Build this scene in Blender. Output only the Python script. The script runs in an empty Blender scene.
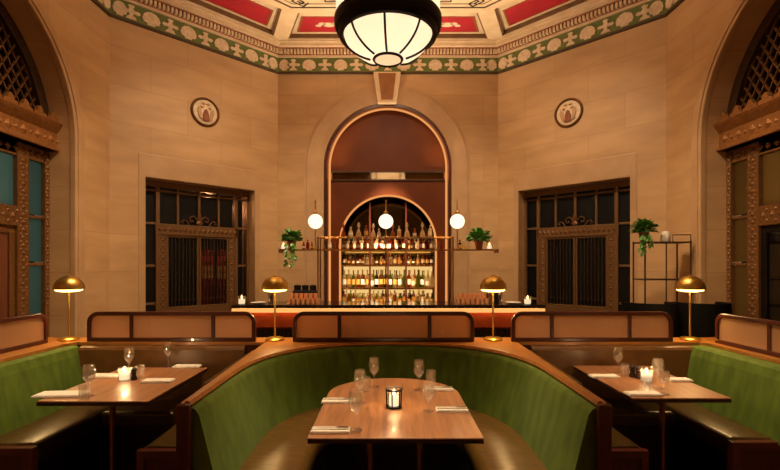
import bpy, bmesh, math, random
from mathutils import Vector, Matrix
random.seed(7)
C = bpy.context.scene.collection
PI = math.pi
H = 1.65                      # camera height
F = 448.0                     # focal length in pixels of the 780 wide frame

# ------------------------------------------------------------------ helpers
class MB:
    def __init__(s): s.v = []; s.f = []
    def add(s, vs, fs, M=None):
        b = len(s.v)
        s.v += [tuple(M @ Vector(p)) if M else tuple(p) for p in vs]
        s.f += [tuple(b + i for i in f) for f in fs]
        return s
    def box(s, x0, x1, y0, y1, z0, z1, M=None):
        vs = [(x0,y0,z0),(x1,y0,z0),(x1,y1,z0),(x0,y1,z0),(x0,y0,z1),(x1,y0,z1),(x1,y1,z1),(x0,y1,z1)]
        return s.add(vs, [(0,3,2,1),(4,5,6,7),(0,1,5,4),(1,2,6,5),(2,3,7,6),(3,0,4,7)], M)
    def prism(s, poly, h0, h1, plane='xy', M=None):
        def q(a, b, h): return (a,b,h) if plane == 'xy' else (a,h,b) if plane == 'xz' else (h,a,b)
        n = len(poly)
        vs = [q(a,b,h0) for a,b in poly] + [q(a,b,h1) for a,b in poly]
        fs = [tuple(range(n)), tuple(range(2*n-1, n-1, -1))] + [(i,(i+1)%n,n+(i+1)%n,n+i) for i in range(n)]
        return s.add(vs, fs, M)
    def ring(s, outer, inner, h0, h1, plane='xy', closed=True, M=None):
        """solid strip between two equally long outlines"""
        def q(a, b, h): return (a,b,h) if plane == 'xy' else (a,h,b) if plane == 'xz' else (h,a,b)
        n = len(outer); vs = []
        for (a,b),(c,d) in zip(outer, inner):
            vs += [q(a,b,h0), q(c,d,h0), q(c,d,h1), q(a,b,h1)]
        fs = []
        for i in range(n if closed else n-1):
            j = (i+1) % n
            for k in range(4):
                l = (k+1) % 4
                fs.append((4*i+k, 4*i+l, 4*j+l, 4*j+k))
        if not closed: fs += [(0,1,2,3), (4*n-1,4*n-2,4*n-3,4*n-4)]
        return s.add(vs, fs, M)
    def lathe(s, prof, n=24, c=(0,0,0), M=None, a0=0, a1=2*PI):
        full = abs(a1-a0-2*PI) < 1e-6
        m = n if full else n+1
        vs = []
        for k in range(m):
            a = a0 + (a1-a0)*k/n
            for r, z in prof: vs.append((c[0]+r*math.cos(a), c[1]+r*math.sin(a), c[2]+z))
        p = len(prof); fs = []
        for k in range(n):
            k2 = (k+1) % m
            for i in range(p-1): fs.append((k*p+i, k2*p+i, k2*p+i+1, k*p+i+1))
        return s.add(vs, fs, M)
    def tube(s, pts, r, n=8, closed=False, M=None):
        pts = [Vector(p) for p in pts]; N = len(pts); vs = []; up = None
        for i, p in enumerate(pts):
            if closed: t = (pts[(i+1)%N]-pts[i-1]).normalized()
            else: t = (pts[min(i+1,N-1)]-pts[max(i-1,0)]).normalized()
            if up is None:
                up = Vector((0,0,1)) if abs(t.z) < .9 else Vector((1,0,0))
            a = t.cross(up).normalized(); up = a.cross(t).normalized()
            rr = r[i] if isinstance(r, (list, tuple)) else r
            for k in range(n):
                g = 2*PI*k/n
                vs.append(p + (a*math.cos(g)+up*math.sin(g))*rr)
        fs = []
        for i in range(N if closed else N-1):
            j = (i+1) % N
            for k in range(n): fs.append((i*n+k, i*n+(k+1)%n, j*n+(k+1)%n, j*n+k))
        if not closed: fs += [tuple(range(n-1,-1,-1)), tuple((N-1)*n+k for k in range(n))]
        return s.add(vs, fs, M)
    def sweep(s, path, prof, closed=False):
        """path: (x,y,nx,ny) ; prof: closed polygon of (offset along n, z)"""
        p = len(prof); vs = []
        for x,y,nx,ny in path: vs += [(x+nx*o, y+ny*o, z) for o,z in prof]
        N = len(path); fs = []
        for i in range(N if closed else N-1):
            j = (i+1) % N
            for k in range(p): fs.append((i*p+k, i*p+(k+1)%p, j*p+(k+1)%p, j*p+k))
        if not closed: fs += [tuple(range(p)), tuple((N-1)*p+k for k in range(p-1,-1,-1))]
        return s.add(vs, fs)
    def ball(s, c, r, n=12, m=8, sz=1.0):
        prof = [(max(1e-4, r*math.sin(PI*i/m)), -r*sz*math.cos(PI*i/m)) for i in range(m+1)]
        return s.lathe(prof, n, c)
    def gem(s, c, rx, ry, rz, M=None):
        x,y,z = c
        return s.add([(x-rx,y,z),(x+rx,y,z),(x,y-ry,z),(x,y+ry,z),(x,y,z-rz),(x,y,z+rz)],
                     [(0,2,5),(2,1,5),(1,3,5),(3,0,5),(2,0,4),(1,2,4),(3,1,4),(0,3,4)], M)
    def mesh(s, name, smooth=None, merge=True):
        me = bpy.data.meshes.new(name); me.from_pydata(s.v, [], s.f); me.update()
        bm = bmesh.new(); bm.from_mesh(me)
        if merge: bmesh.ops.remove_doubles(bm, verts=bm.verts, dist=1e-5)
        bmesh.ops.recalc_face_normals(bm, faces=bm.faces)
        bm.to_mesh(me); bm.free()
        if smooth is not None:
            for p in me.polygons: p.use_smooth = True
            me.set_sharp_from_angle(angle=math.radians(smooth))
        return me
    def build(s, name, mat, parent=None, smooth=None, bevel=0, segs=2, merge=True):
        o = bpy.data.objects.new(name, s.mesh(name, smooth, merge)); C.objects.link(o)
        if mat: o.data.materials.append(mat)
        if parent: o.parent = parent
        if bevel:
            b = o.modifiers.new('bevel', 'BEVEL'); b.width = bevel; b.segments = segs
            b.limit_method = 'ANGLE'; b.angle_limit = math.radians(40)
        return o

def tag(o, label=None, cat=None, group=None, kind=None):
    if label: o['label'] = label
    if cat: o['category'] = cat
    if group: o['group'] = group
    if kind: o['kind'] = kind
    return o
def empty(name, loc=(0,0,0), rz=0):
    o = bpy.data.objects.new(name, None); C.objects.link(o)
    o.location = loc; o.rotation_euler = (0,0,rz); o.empty_display_size = .1
    return o
def thing(name, label, cat, loc=(0,0,0), rz=0, group=None):
    return tag(empty(name, loc, rz), label, cat, group)
def struct(o): o['kind'] = 'structure'; return o
def copy_tree(o, parent=None):
    c = o.copy(); C.objects.link(c)
    if parent: c.parent = parent
    for ch in list(o.children): copy_tree(ch, c)
    return c
ORD = ['first','second','third','fourth','fifth','sixth','seventh','eighth','ninth','tenth','eleventh','twelfth',
       'thirteenth','fourteenth','fifteenth','sixteenth','seventeenth','eighteenth','nineteenth','twentieth','twenty-first','twenty-second']
def arc(cx, cz, r, a0, a1, n, rz=None):
    return [(cx+r*math.cos(a0+(a1-a0)*i/n), cz+(rz or r)*math.sin(a0+(a1-a0)*i/n)) for i in range(n+1)]
def onplane(px, py, z):
    d = F*(H-z)/(py-265.0); return ((px-388.0)/F*d, d)

# ------------------------------------------------------------------ materials
def lin(c):
    if isinstance(c, str):
        c = [int(c[i:i+2],16)/255 for i in (0,2,4)]
        return tuple(x/12.92 if x <= .04045 else ((x+.055)/1.055)**2.4 for x in c)
    return c
def newmat(name):
    m = bpy.data.materials.new(name); m.use_nodes = True
    nt = m.node_tree; nt.nodes.clear()
    return m, nt.nodes, nt.links
def mat(name, c1, c2=None, rough=.5, metal=0, scale=8, stretch=(1,1,1), bump=0, bscale=None, sheen=0, coat=0, spec=.5, detail=3):
    m, N, L = newmat(name)
    out = N.new('ShaderNodeOutputMaterial'); b = N.new('ShaderNodeBsdfPrincipled'); L.new(b.outputs[0], out.inputs[0])
    c1 = lin(c1); c2 = lin(c2) if c2 else c1
    tc = N.new('ShaderNodeTexCoord'); mp = N.new('ShaderNodeMapping'); mp.inputs['Scale'].default_value = stretch
    L.new(tc.outputs['Object'], mp.inputs[0])
    nz = N.new('ShaderNodeTexNoise'); nz.inputs['Scale'].default_value = scale; nz.inputs['Detail'].default_value = detail
    L.new(mp.outputs[0], nz.inputs['Vector'])
    r = N.new('ShaderNodeValToRGB'); r.color_ramp.elements[0].color = (*c1,1); r.color_ramp.elements[1].color = (*c2,1)
    r.color_ramp.elements[0].position = .33; r.color_ramp.elements[1].position = .67
    L.new(nz.outputs['Fac'], r.inputs[0]); L.new(r.outputs[0], b.inputs['Base Color'])
    b.inputs['Roughness'].default_value = rough; b.inputs['Metallic'].default_value = metal
    b.inputs['Specular IOR Level'].default_value = spec
    b.inputs['Sheen Weight'].default_value = sheen; b.inputs['Coat Weight'].default_value = coat
    if sheen: b.inputs['Sheen Tint'].default_value = (.75,.9,.45,1); b.inputs['Sheen Roughness'].default_value = .4
    if bump:
        bp = N.new('ShaderNodeBump'); bp.inputs['Strength'].default_value = bump; bp.inputs['Distance'].default_value = .01
        src = nz
        if bscale:
            src = N.new('ShaderNodeTexNoise'); src.inputs['Scale'].default_value = bscale; L.new(mp.outputs[0], src.inputs['Vector'])
        L.new(src.outputs['Fac'], bp.inputs['Height']); L.new(bp.outputs[0], b.inputs['Normal'])
    return m
def emit(name, c, s, gloss=False):
    m, N, L = newmat(name)
    out = N.new('ShaderNodeOutputMaterial'); e = N.new('ShaderNodeEmission')
    e.inputs[0].default_value = (*lin(c),1); e.inputs[1].default_value = s
    L.new(e.outputs[0], out.inputs[0]); return m
def glass(name, tint, glossy=.1, body=0, bodycol=None, rough=.03, ior=1.45):
    """thin clear glass: transparent through, fresnel mirror on top, optional tinted scattering body"""
    m, N, L = newmat(name)
    out = N.new('ShaderNodeOutputMaterial'); t = N.new('ShaderNodeBsdfTransparent'); t.inputs[0].default_value = (*lin(tint),1)
    g = N.new('ShaderNodeBsdfGlossy'); g.inputs['Roughness'].default_value = rough
    lw = N.new('ShaderNodeLayerWeight'); lw.inputs[0].default_value = .5
    pw = N.new('ShaderNodeMath'); pw.operation = 'POWER'; pw.inputs[1].default_value = 4; L.new(lw.outputs['Facing'], pw.inputs[0])
    ad = N.new('ShaderNodeMath'); ad.operation = 'MULTIPLY_ADD'; ad.inputs[1].default_value = .55; ad.inputs[2].default_value = glossy; ad.use_clamp = True; L.new(pw.outputs[0], ad.inputs[0])
    base = t
    if body:
        tr = N.new('ShaderNodeBsdfTranslucent'); tr.inputs[0].default_value = (*lin(bodycol),1)
        mx0 = N.new('ShaderNodeMixShader'); mx0.inputs[0].default_value = body
        L.new(t.outputs[0], mx0.inputs[1]); L.new(tr.outputs[0], mx0.inputs[2]); base = mx0
    mx = N.new('ShaderNodeMixShader'); L.new(ad.outputs[0], mx.inputs[0])
    L.new(base.outputs[0], mx.inputs[1]); L.new(g.outputs[0], mx.inputs[2]); L.new(mx.outputs[0], out.inputs[0])
    return m
def stone(name, c1, c2, mortar, bw=1.05, bh=.52):
    m, N, L = newmat(name)
    out = N.new('ShaderNodeOutputMaterial'); b = N.new('ShaderNodeBsdfPrincipled'); L.new(b.outputs[0], out.inputs[0])
    tc = N.new('ShaderNodeTexCoord'); sp = N.new('ShaderNodeSeparateXYZ'); cb = N.new('ShaderNodeCombineXYZ')
    L.new(tc.outputs['Object'], sp.inputs[0]); L.new(sp.outputs[0], cb.inputs[0]); L.new(sp.outputs[2], cb.inputs[1])
    br = N.new('ShaderNodeTexBrick'); br.inputs['Scale'].default_value = 1
    br.inputs['Brick Width'].default_value = bw; br.inputs['Row Height'].default_value = bh
    br.inputs['Mortar Size'].default_value = .005; br.inputs['Mortar Smooth'].default_value = .4
    br.inputs['Color1'].default_value = (*lin(c1),1); br.inputs['Color2'].default_value = (*lin(c2),1); br.inputs['Mortar'].default_value = (*lin(mortar),1)
    L.new(cb.outputs[0], br.inputs['Vector'])
    nz = N.new('ShaderNodeTexNoise'); nz.inputs['Scale'].default_value = 1.6; nz.inputs['Detail'].default_value = 6
    mp = N.new('ShaderNodeMapping'); mp.inputs['Scale'].default_value = (.7,.7,2.6); L.new(tc.outputs['Object'], mp.inputs[0]); L.new(mp.outputs[0], nz.inputs['Vector'])
    mx = N.new('ShaderNodeMix'); mx.data_type = 'RGBA'; mx.blend_type = 'MULTIPLY'; mx.inputs[0].default_value = .55
    rp = N.new('ShaderNodeValToRGB'); rp.color_ramp.elements[0].color = (.62,.58,.52,1); rp.color_ramp.elements[1].color = (1,1,1,1)
    rp.color_ramp.elements[0].position = .3; rp.color_ramp.elements[1].position = .6
    L.new(nz.outputs['Fac'], rp.inputs[0]); L.new(br.outputs['Color'], mx.inputs[6]); L.new(rp.outputs[0], mx.inputs[7])
    L.new(mx.outputs[2], b.inputs['Base Color'])
    b.inputs['Roughness'].default_value = .55
    bp = N.new('ShaderNodeBump'); bp.inputs['Strength'].default_value = .15; bp.inputs['Distance'].default_value = .01
    L.new(nz.outputs['Fac'], bp.inputs['Height']); L.new(bp.outputs[0], b.inputs['Normal'])
    return m

M = {}
M['stone'] = stone('limestone', 'c8a273', 'c09a6b', 'b48e60')
M['stonetrim'] = mat('limestone_trim', 'bd9970', 'b08c62', rough=.5, scale=3, bump=.05)
M['cream'] = mat('cream_plaster', 'd9c09a', 'ccb088', rough=.5, scale=5)
M['creamhi'] = mat('cream_relief', 'e0caa8', 'cdb28c', rough=.55, scale=20)
M['frieze'] = mat('frieze_green', '5c672a', '6a7236', rough=.6, scale=9)
M['darkline'] = mat('dark_line', '4a3418', '3a2812', rough=.6)
M['redline'] = mat('dentil_red', '9c6244', '8c5438', rough=.6)
M['redpanel'] = mat('ceiling_red', 'a60c22', '960a1c', rough=.5, scale=4)
M['bronze'] = mat('bronze', '6a4622', '7a5228', rough=.5, metal=.4, scale=30, bump=.5)
M['bronzedk'] = mat('dark_bronze', '3e2a18', '4e361e', rough=.5, metal=.4, scale=30, bump=.3)
M['bronzegold'] = mat('gilded_bronze', '845426', '986634', rough=.5, metal=.3, scale=24, bump=.4)
M['iron'] = mat('black_iron', '100b08', '18110c', rough=.5, metal=.3, spec=.3)
M['brass'] = mat('brass', 'caa04c', 'd6ae5a', rough=.34, metal=1.0, scale=5)
M['brassdk'] = mat('aged_brass', '8a5c2a', '9c6c34', rough=.3, metal=1.0, scale=9)
M['copper'] = mat('copper', 'c06a40', 'b05a34', rough=.25, metal=1.0, scale=6)
M['steel'] = mat('steel', 'b8b0a4', 'c8c0b4', rough=.2, metal=1.0)
M['redwood'] = mat('red_brown_wood', '42160b', '50200f', rough=.33, scale=4, stretch=(6,6,.6), coat=.2)
M['framewood'] = mat('screen_frame_wood', '3c160c', '4a1e12', rough=.3, scale=6, coat=.2)
M['oak'] = mat('oak_ledge', 'ad7234', '996026', rough=.35, scale=4, stretch=(1,8,1), coat=.2)
M['table'] = mat('walnut_table', '9c6a40', '7e5230', rough=.42, scale=3.5, stretch=(9,.8,1), coat=.15)
M['tableedge'] = mat('table_edge', '2a130a', '341a0e', rough=.4)
M['velvet'] = mat('green_velvet', '455614', '566a1c', rough=.75, scale=5, stretch=(3,3,.6), sheen=.2, spec=.2, bump=.05)
M['leather'] = mat('brown_leather', '3a2a10', '4a3612', rough=.3, scale=30, bump=.12)
M['olive'] = mat('olive_leather', '5a3a18', '6a451c', rough=.38, scale=12, bump=.08)
M['darkwood'] = mat('dark_wood', '1c0e08', '26130a', rough=.4, scale=5, stretch=(6,6,.6))
M['lacquer'] = mat('brown_lacquer', '66300e', '58280a', rough=.5, scale=2, coat=0, spec=.2)
M['mirror'] = mat('smoked_mirror', '5a4a2c', '463a24', rough=.12, metal=1.0, scale=3)
M['floor'] = mat('floor_oak', '3a2212', '4a2c16', rough=.35, scale=3, stretch=(7,.7,1))
M['black'] = mat('black_fabric', '060504', '0a0807', rough=.8, scale=40, spec=.08)
M['blackstone'] = mat('black_stone_top', '120e0b', '1c1510', rough=.12, scale=6)
M['linen'] = mat('white_linen', 'e6dcc8', 'd8ccb6', rough=.8, scale=60, bump=.15)
M['leaf'] = mat('leaf_green', '3a6c1c', '568c2e', rough=.45, scale=14)
M['stem'] = mat('plant_stem', '3a3a16', '4a4a1c', rough=.6)
M['pot'] = mat('terracotta', '8a4a28', '7a3e20', rough=.6)
M['whitepot'] = mat('white_ceramic', 'e0d4c0', 'd4c6b0', rough=.3)
M['wax'] = mat('candle_wax', 'f0e2c4', 'e8d6b0', rough=.4)
M['windowbronze'] = mat('window_bronze', '6a4824', '7a5830', rough=.5, metal=.3, scale=30, bump=.3)
M['redlit'] = emit('red_lit_panel', 'ff5030', .5)
M['litleather'] = mat('lit_seat_leather', '60441a', '4a3412', rough=.33, scale=6, stretch=(2,6,2), bump=.1)  # bench leather made lighter, with the overhead light put into its colour
M['counterled'] = emit('counter_light', 'ffa858', 8.0)
M['edgeshade'] = mat('coffer_shade_brown', '6e4c28', '5c3e20', rough=.6)  # brown standing in for the moulding shadow round the coffers
M['mirrorband'] = mat('pale_mirror', 'b8a282', 'a89070', rough=.06, metal=1.0, scale=3)
M['barpanel'] = mat('bar_panel_red', '9a4420', '863818', rough=.4)
M['keybrown'] = mat('keystone_brown', '94602e', '86542a', rough=.6)
M['labelgold'] = mat('label_gold', 'c89a4a', 'b88a3c', rough=.5)
M['boards'] = mat('red_boards', '74402a', '5c321e', rough=.4, scale=3, stretch=(10,10,.6))
M['blackpane'] = mat('black_pane', '050403', '080605', rough=.05, spec=.5)
M['redpaint'] = mat('red_paint', '8a1a0e', '7a140a', rough=.4)
M['clear'] = glass('clear_glass', 'ffffff', .15, .07, 'fff4e4')
M['window'] = glass('window_glass', '8a8478', .025, rough=.45)
M['amberglass'] = glass('amber_glass', 'd09040', .05, .45, 'e09a40')
M['greenglass'] = glass('green_glass', 'a0b040', .05, .45, 'b8c050')
M['paleglass'] = glass('pale_glass', 'f4e8cc', .06, .6, 'fff0d0')
M['darkglass'] = glass('dark_glass', '3a2412', .06, .3, '5a3a1c')
M['redglass'] = glass('red_glass', 'c05030', .05, .45, 'd06838')
M['copperglass'] = mat('copper_tumbler', 'f8c090', 'f0a870', rough=.3, metal=.4)
M['teal'] = glass('frosted_teal_glass', '728c86', .03, .9, '86a098', rough=.1)
M['greenish'] = glass('frosted_cream_glass', '86765a', .03, .5, 'b09468', rough=.06)
M['opal'] = emit('opal_globe', 'ffe6bc', .75)
M['led'] = emit('led_strip', (1,.38,.11), .36)
M['shelfled'] = emit('shelf_light', 'ffd890', 12.0)
M['lampglow'] = emit('lamp_diffuser', 'ffc468', 4.0)
M['flame'] = emit('candle_flame', 'ffd090', 6.0)
M['candleglow'] = emit('lit_candle', 'ffe2b4', .55)
M['litpane'] = emit('lit_pane', 'ffa050', .5)
def lantern_glass():
    m, N, L = newmat('lantern_glass')
    out = N.new('ShaderNodeOutputMaterial'); e = N.new('ShaderNodeEmission'); e.inputs[0].default_value = (*lin('ffd8b0'),1); e.inputs[1].default_value = .09
    t = N.new('ShaderNodeBsdfTranslucent'); t.inputs[0].default_value = (*lin('e8dccc'),1)
    g = N.new('ShaderNodeBsdfDiffuse'); g.inputs[0].default_value = (*lin('cdbca6'),1)
    mx = N.new('ShaderNodeMixShader'); mx.inputs[0].default_value = .3; ad = N.new('ShaderNodeAddShader')
    L.new(t.outputs[0], mx.inputs[1]); L.new(g.outputs[0], mx.inputs[2]); L.new(mx.outputs[0], ad.inputs[0]); L.new(e.outputs[0], ad.inputs[1])
    L.new(ad.outputs[0], out.inputs[0]); return m
M['lantern'] = lantern_glass()
M['backlit'] = emit('backlit_panel', 'ffcf80', .36)
M['litedge'] = emit('lit_counter_edge', 'f4a85c', .52)
# fluted glass of the booth screens
def fluted():
    m, N, L = newmat('fluted_glass')
    out = N.new('ShaderNodeOutputMaterial'); b = N.new('ShaderNodeBsdfPrincipled')
    b.inputs['Base Color'].default_value = (*lin('fbe8d0'),1); b.inputs['Roughness'].default_value = .3
    b.inputs['Transmission Weight'].default_value = .95; b.inputs['IOR'].default_value = 1.2
    t = N.new('ShaderNodeBsdfTranslucent'); t.inputs[0].default_value = (*lin('eec8a0'),1)
    d = N.new('ShaderNodeBsdfDiffuse'); d.inputs[0].default_value = (*lin('deb284'),1)
    m1 = N.new('ShaderNodeMixShader'); m1.inputs[0].default_value = .5; L.new(t.outputs[0], m1.inputs[1]); L.new(d.outputs[0], m1.inputs[2])
    mx = N.new('ShaderNodeMixShader'); mx.inputs[0].default_value = .5
    tc = N.new('ShaderNodeTexCoord'); w = N.new('ShaderNodeTexWave'); w.inputs['Scale'].default_value = 22
    L.new(tc.outputs['Object'], w.inputs['Vector']); bp = N.new('ShaderNodeBump'); bp.inputs['Strength'].default_value = .4
    bp.inputs['Distance'].default_value = .004
    L.new(w.outputs['Fac'], bp.inputs['Height']); L.new(bp.outputs[0], b.inputs['Normal'])
    L.new(b.outputs[0], mx.inputs[1]); L.new(m1.outputs[0], mx.inputs[2]); L.new(mx.outputs[0], out.inputs[0])
    return m
M['fluted'] = fluted()

# ------------------------------------------------------------------ room shell
COR = [(-1.964,8.0),(1.964,8.0),(3.82,6.14),(3.82,1.36),(1.964,-.5),(-1.964,-.5),(-3.82,1.36),(-3.82,6.14)]   # clockwise seen from above
WH = 5.7
def octo(o):
    """corners of the octagon moved o towards the room"""
    ls = []
    for i in range(8):
        a = Vector(COR[i]); b = Vector(COR[(i+1)%8]); t = (b-a).normalized(); n = Vector((t.y,-t.x))   # inward
        ls.append((a+n*o, t))
    res = []
    for i in range(8):
        p, t = ls[i-1]; q, u = ls[i]
        den = t.x*u.y - t.y*u.x
        k = ((q.x-p.x)*u.y - (q.y-p.y)*u.x)/den
        w = p + t*k; res.append((w.x, w.y))
    return res
def octring(o0, o1, z0, z1, mb=None):
    mb = mb or MB(); return mb.ring(octo(o0), octo(o1), z0, z1)
def wall_frame(i):
    a = Vector(COR[i]); b = Vector(COR[(i+1)%8]); t = b-a
    return (a.x, a.y, 0), math.atan2(t.y, t.x), t.length

def make_wall(name, i, opening=None):
    loc, rz, ln = wall_frame(i); e = .1
    poly = [(-e,0)]
    if opening:
        if opening[0] == 'rect':
            _, u0, u1, z = opening; poly += [(u0,0),(u0,z),(u1,z),(u1,0)]
        else:
            _, uc, r, zs = opening; poly += [(uc-r,0)] + arc(uc, zs, r, PI, 0, 32) + [(uc+r,0)]
    poly += [(ln+e,0),(ln+e,WH),(-e,WH)]
    w = MB().prism(poly, 0, .45, 'xz').build(name, M['stone'])
    w.location = loc; w.rotation_euler.z = rz
    return struct(w)
NAMES = ['wall_back','wall_back_right','wall_right','wall_front_right','wall_front','wall_front_left','wall_left','wall_back_left']
UW0, UW1, ZW = .455, 2.175, 2.92                 # window opening along the left diagonal wall
WL = math.dist(COR[7], COR[0])
OPEN = {0:('arch',1.948,1.125,3.4), 1:('rect',WL-UW1-.05,WL-UW0-.005,ZW), 7:('rect',UW0,UW1,ZW), 6:('arch',2.56,1.5,3.15), 2:('arch',2.22,1.5,3.15)}
for i, n in enumerate(NAMES): make_wall(n, i, OPEN.get(i))

fl = MB().prism([(x*1.35, 3.75+(y-3.75)*1.35) for x,y in COR], -.1, 0).build('floor', M['floor']); struct(fl)
# ceiling: recess plane, frame with ribs, painted coffers
ZR, ZC = 5.645, 5.56
ce = MB().prism(octo(-.15), ZR, ZR+.12).build('ceiling', M['cream']); struct(ce)
fr = MB(); octring(-.02, .235, ZC, ZR, fr); fr.prism(octo(1.05), ZC, ZR)
A0, A1 = octo(.2), octo(1.1)
ribs_shade = MB(); octring(.236, .262, ZC+.02, ZR-.001, ribs_shade); octring(1.02, 1.049, ZC+.02, ZR-.001, ribs_shade)  # strips painted as the shade line beside frame and ribs
for k in range(8):
    a = Vector(A0[k]); b = Vector(A1[k]); t = (b-a).normalized(); n = Vector((-t.y,t.x))*.125
    fr.prism([tuple(a+n),tuple(b+n),tuple(b-n),tuple(a-n)], ZC+.001, ZR)
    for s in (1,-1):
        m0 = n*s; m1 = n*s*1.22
        ribs_shade.prism([tuple(a+m0),tuple(b+m0),tuple(b+m1),tuple(a+m1)], ZC+.02, ZR-.0015)
fr.build('ceiling_frame', M['cream'], ce)
ribs_shade.build('coffer_edge_shade', M['edgeshade'], ce)
red = MB(); edge = MB(); scroll = MB()
R0, R1 = octo(.335), octo(.80)
for k in range(8):
    a, b, c, d = (Vector(R0[k]), Vector(R0[(k+1)%8]), Vector(R1[(k+1)%8]), Vector(R1[k]))
    t = (b-a).normalized(); g = .27
    P = [a+t*g, b-t*g, c-t*(g-.03), d+t*(g-.03)]
    red.prism([tuple(p) for p in P], ZR-.006, ZR+.01)
    mid = (P[0]+P[1]+P[2]+P[3])/4; nn = Vector((t.y,-t.x)); L2 = (P[1]-P[0]).length
    edge.ring([tuple(p) for p in P], [tuple(p+(mid-p).normalized()*.03) for p in P], ZR-.012, ZR-.005)
    # painted cream cartouche with scrolls in the middle of each coffer
    for s in ((-1,0,1) if k % 2 == 0 else ()):
        q = mid + t*(s*.98)
        for du, dv, r in ((0,0,.085),(.11,.03,.05),(-.11,.03,.05),(.18,-.03,.04),(-.18,-.03,.04)):
            cc = q + t*du + nn*dv
            scroll.prism([(cc.x+r*1.2*math.cos(v*PI/5), cc.y+r*.8*math.sin(v*PI/5)) for v in range(10)], ZR-.014, ZR-.004)
red.build('coffer_panel', M['redpanel'], ce)
edge.build('coffer_border', M['bronzegold'], ce)
scroll.build('coffer_scroll', M['creamhi'], ce)
il = octring(1.185, 1.215, ZC-.006, ZC+.004); octring(1.29, 1.30, ZC-.006, ZC+.004, il); il.build('ceiling_line', M['darkline'], ce)
key = MB()
for k in range(8):                                  # little black fret ornaments on the inner ceiling
    P = octo(1.40); a = Vector(P[k]); b = Vector(P[(k+1)%8]); t = (b-a).normalized(); n = Vector((t.y,-t.x)); mid = (a+b)/2
    for s in (-1,1):
        q = mid + t*.83*s
        def kb(u0,u1,v0,v1):
            key.prism([tuple(q+t*u+n*v) for u,v in ((u0,v0),(u1,v0),(u1,v1),(u0,v1))], ZC-.006, ZC+.004)
        kb(-.11,.11,-.06,-.04); kb(-.11,-.09,-.06,.06); kb(-.11,.05,.04,.06); kb(.03,.05,-.01,.06); kb(-.04,.05,-.01,.01); kb(.09,.11,-.06,.08)
key.build('fret_ornament', M['iron'], ce)
# entablature round the room
t1 = octring(-.02, .025, 5.085, 5.335).build('trim_1', M['frieze']); struct(t1)
octring(-.02, .04, 5.055, 5.085).build('bead', M['darkline'], t1)
octring(-.02, .055, 5.335, 5.37).build('fillet', M['cream'], t1)
pal = MB()
def palm_dome(fr, u, z0, s):                         # shell palmette: fan lobes on a foot
    def T(a, b): x = fr(u+a*s); return (x[0], x[1], z0+b*s)
    out = [(-.055,0),(-.075,.03),(-.10,.05),(-.115,.10),(-.095,.155),(-.05,.19),(0,.2),(.05,.19),(.095,.155),(.115,.10),(.10,.05),(.075,.03),(.055,0)]
    return out
def relief(i, u, poly, z0, sc=1, o0=.02, o1=.038):
    loc, rz, ln = wall_frame(i); R = Matrix.Translation(loc) @ Matrix.Rotation(rz,4,'Z')
    pal.prism([(u+a*sc, z0+b*sc) for a,b in poly], -o1, -o0, 'xz', R)
DOME = [(-.05,0),(-.06,.03),(-.105,.035),(-.12,.09),(-.10,.145),(-.06,.18),(0,.195),(.06,.18),(.10,.145),(.12,.09),(.105,.035),(.06,.03),(.05,0)]
LOTUS = [(-.07,0),(-.05,.035),(-.022,.05),(-.03,.085),(-.09,.075),(-.12,.10),(-.10,.125),(-.04,.125),(-.025,.15),(-.045,.19),(0,.20),(.045,.19),(.025,.15),(.04,.125),(.10,.125),(.12,.10),(.09,.075),(.03,.085),(.022,.05),(.05,.035),(.07,0)]
dent = MB()
for i in range(8):
    loc, rz, ln = wall_frame(i); R = Matrix.Translation(loc) @ Matrix.Rotation(rz,4,'Z')
    n = round(ln/.545); st = ln/n
    for k in range(n+1):
        u = min(max(k*st, .12), ln-.12)
        relief(i, u, DOME if 0 < k < n else [(a*.75,b) for a,b in DOME], 5.11)
        if k < n: relief(i, k*st+st/2, LOTUS, 5.11)
    m = int(ln/.058)
    for k in range(m):
        u = (k+.5)*ln/m
        dent.box(u-.017, u+.017, -.115, -.05, 5.385, 5.455, R)
pal.build('palmette_relief', M['creamhi'], t1)
t2 = octring(-.02, .06, 5.37, 5.46).build('trim_2', M['redline']); struct(t2)
dent.build('dentil_row', M['cream'], t2)
octring(-.02, .13, 5.46, 5.475).build('dentil_cap', M['redline'], t2)
t3 = octring(-.02, .19, 5.475, 5.565).build('trim_3', M['cream']); struct(t3)
octring(-.02, .225, 5.53, 5.566).build('cornice_lip', M['cream'], t3)

# stone archivolts, keystone, window surrounds
def frame_root(i, name, dy=0):
    loc, rz, ln = wall_frame(i)
    o = empty(name, (loc[0]-math.sin(rz)*dy, loc[1]+math.cos(rz)*dy, 0), rz); return struct(o)
def arch_outline(uc, r, zs, n=36): return [(uc-r,0)] + arc(uc, zs, r, PI, 0, n) + [(uc+r,0)]
for nm, i in (('trim_4',6),('trim_5',2)):
    _, uc, r, zs = OPEN[i]; rt = frame_root(i, nm)
    MB().ring(arch_outline(uc, r+.15, zs), arch_outline(uc, r-.006, zs), -.045, .03, 'xz', False).build('archivolt', M['stonetrim'], rt, bevel=.012)
    MB().ring(arch_outline(uc, r+.20, zs), arch_outline(uc, r+.151, zs), -.022, .03, 'xz', False).build('archivolt_fillet', M['stonetrim'], rt, bevel=.006)
    MB().ring(arch_outline(uc, r+.055, zs), arch_outline(uc, r+.035, zs), -.06, -.04, 'xz', False).build('archivolt_bead', M['stonetrim'], rt, bevel=.006)
rt = frame_root(0, 'trim_6'); _, uc, r, zs = OPEN[0]
MB().ring(arch_outline(uc, r+.32, zs), arch_outline(uc, r+.001, zs), -.02, .02, 'xz', False).build('archivolt', M['stonetrim'], rt, bevel=.012)
MB().ring(arch_outline(uc, r+.36, zs), arch_outline(uc, r+.321, zs), -.01, .02, 'xz', False).build('archivolt_fillet', M['stonetrim'], rt)
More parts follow.
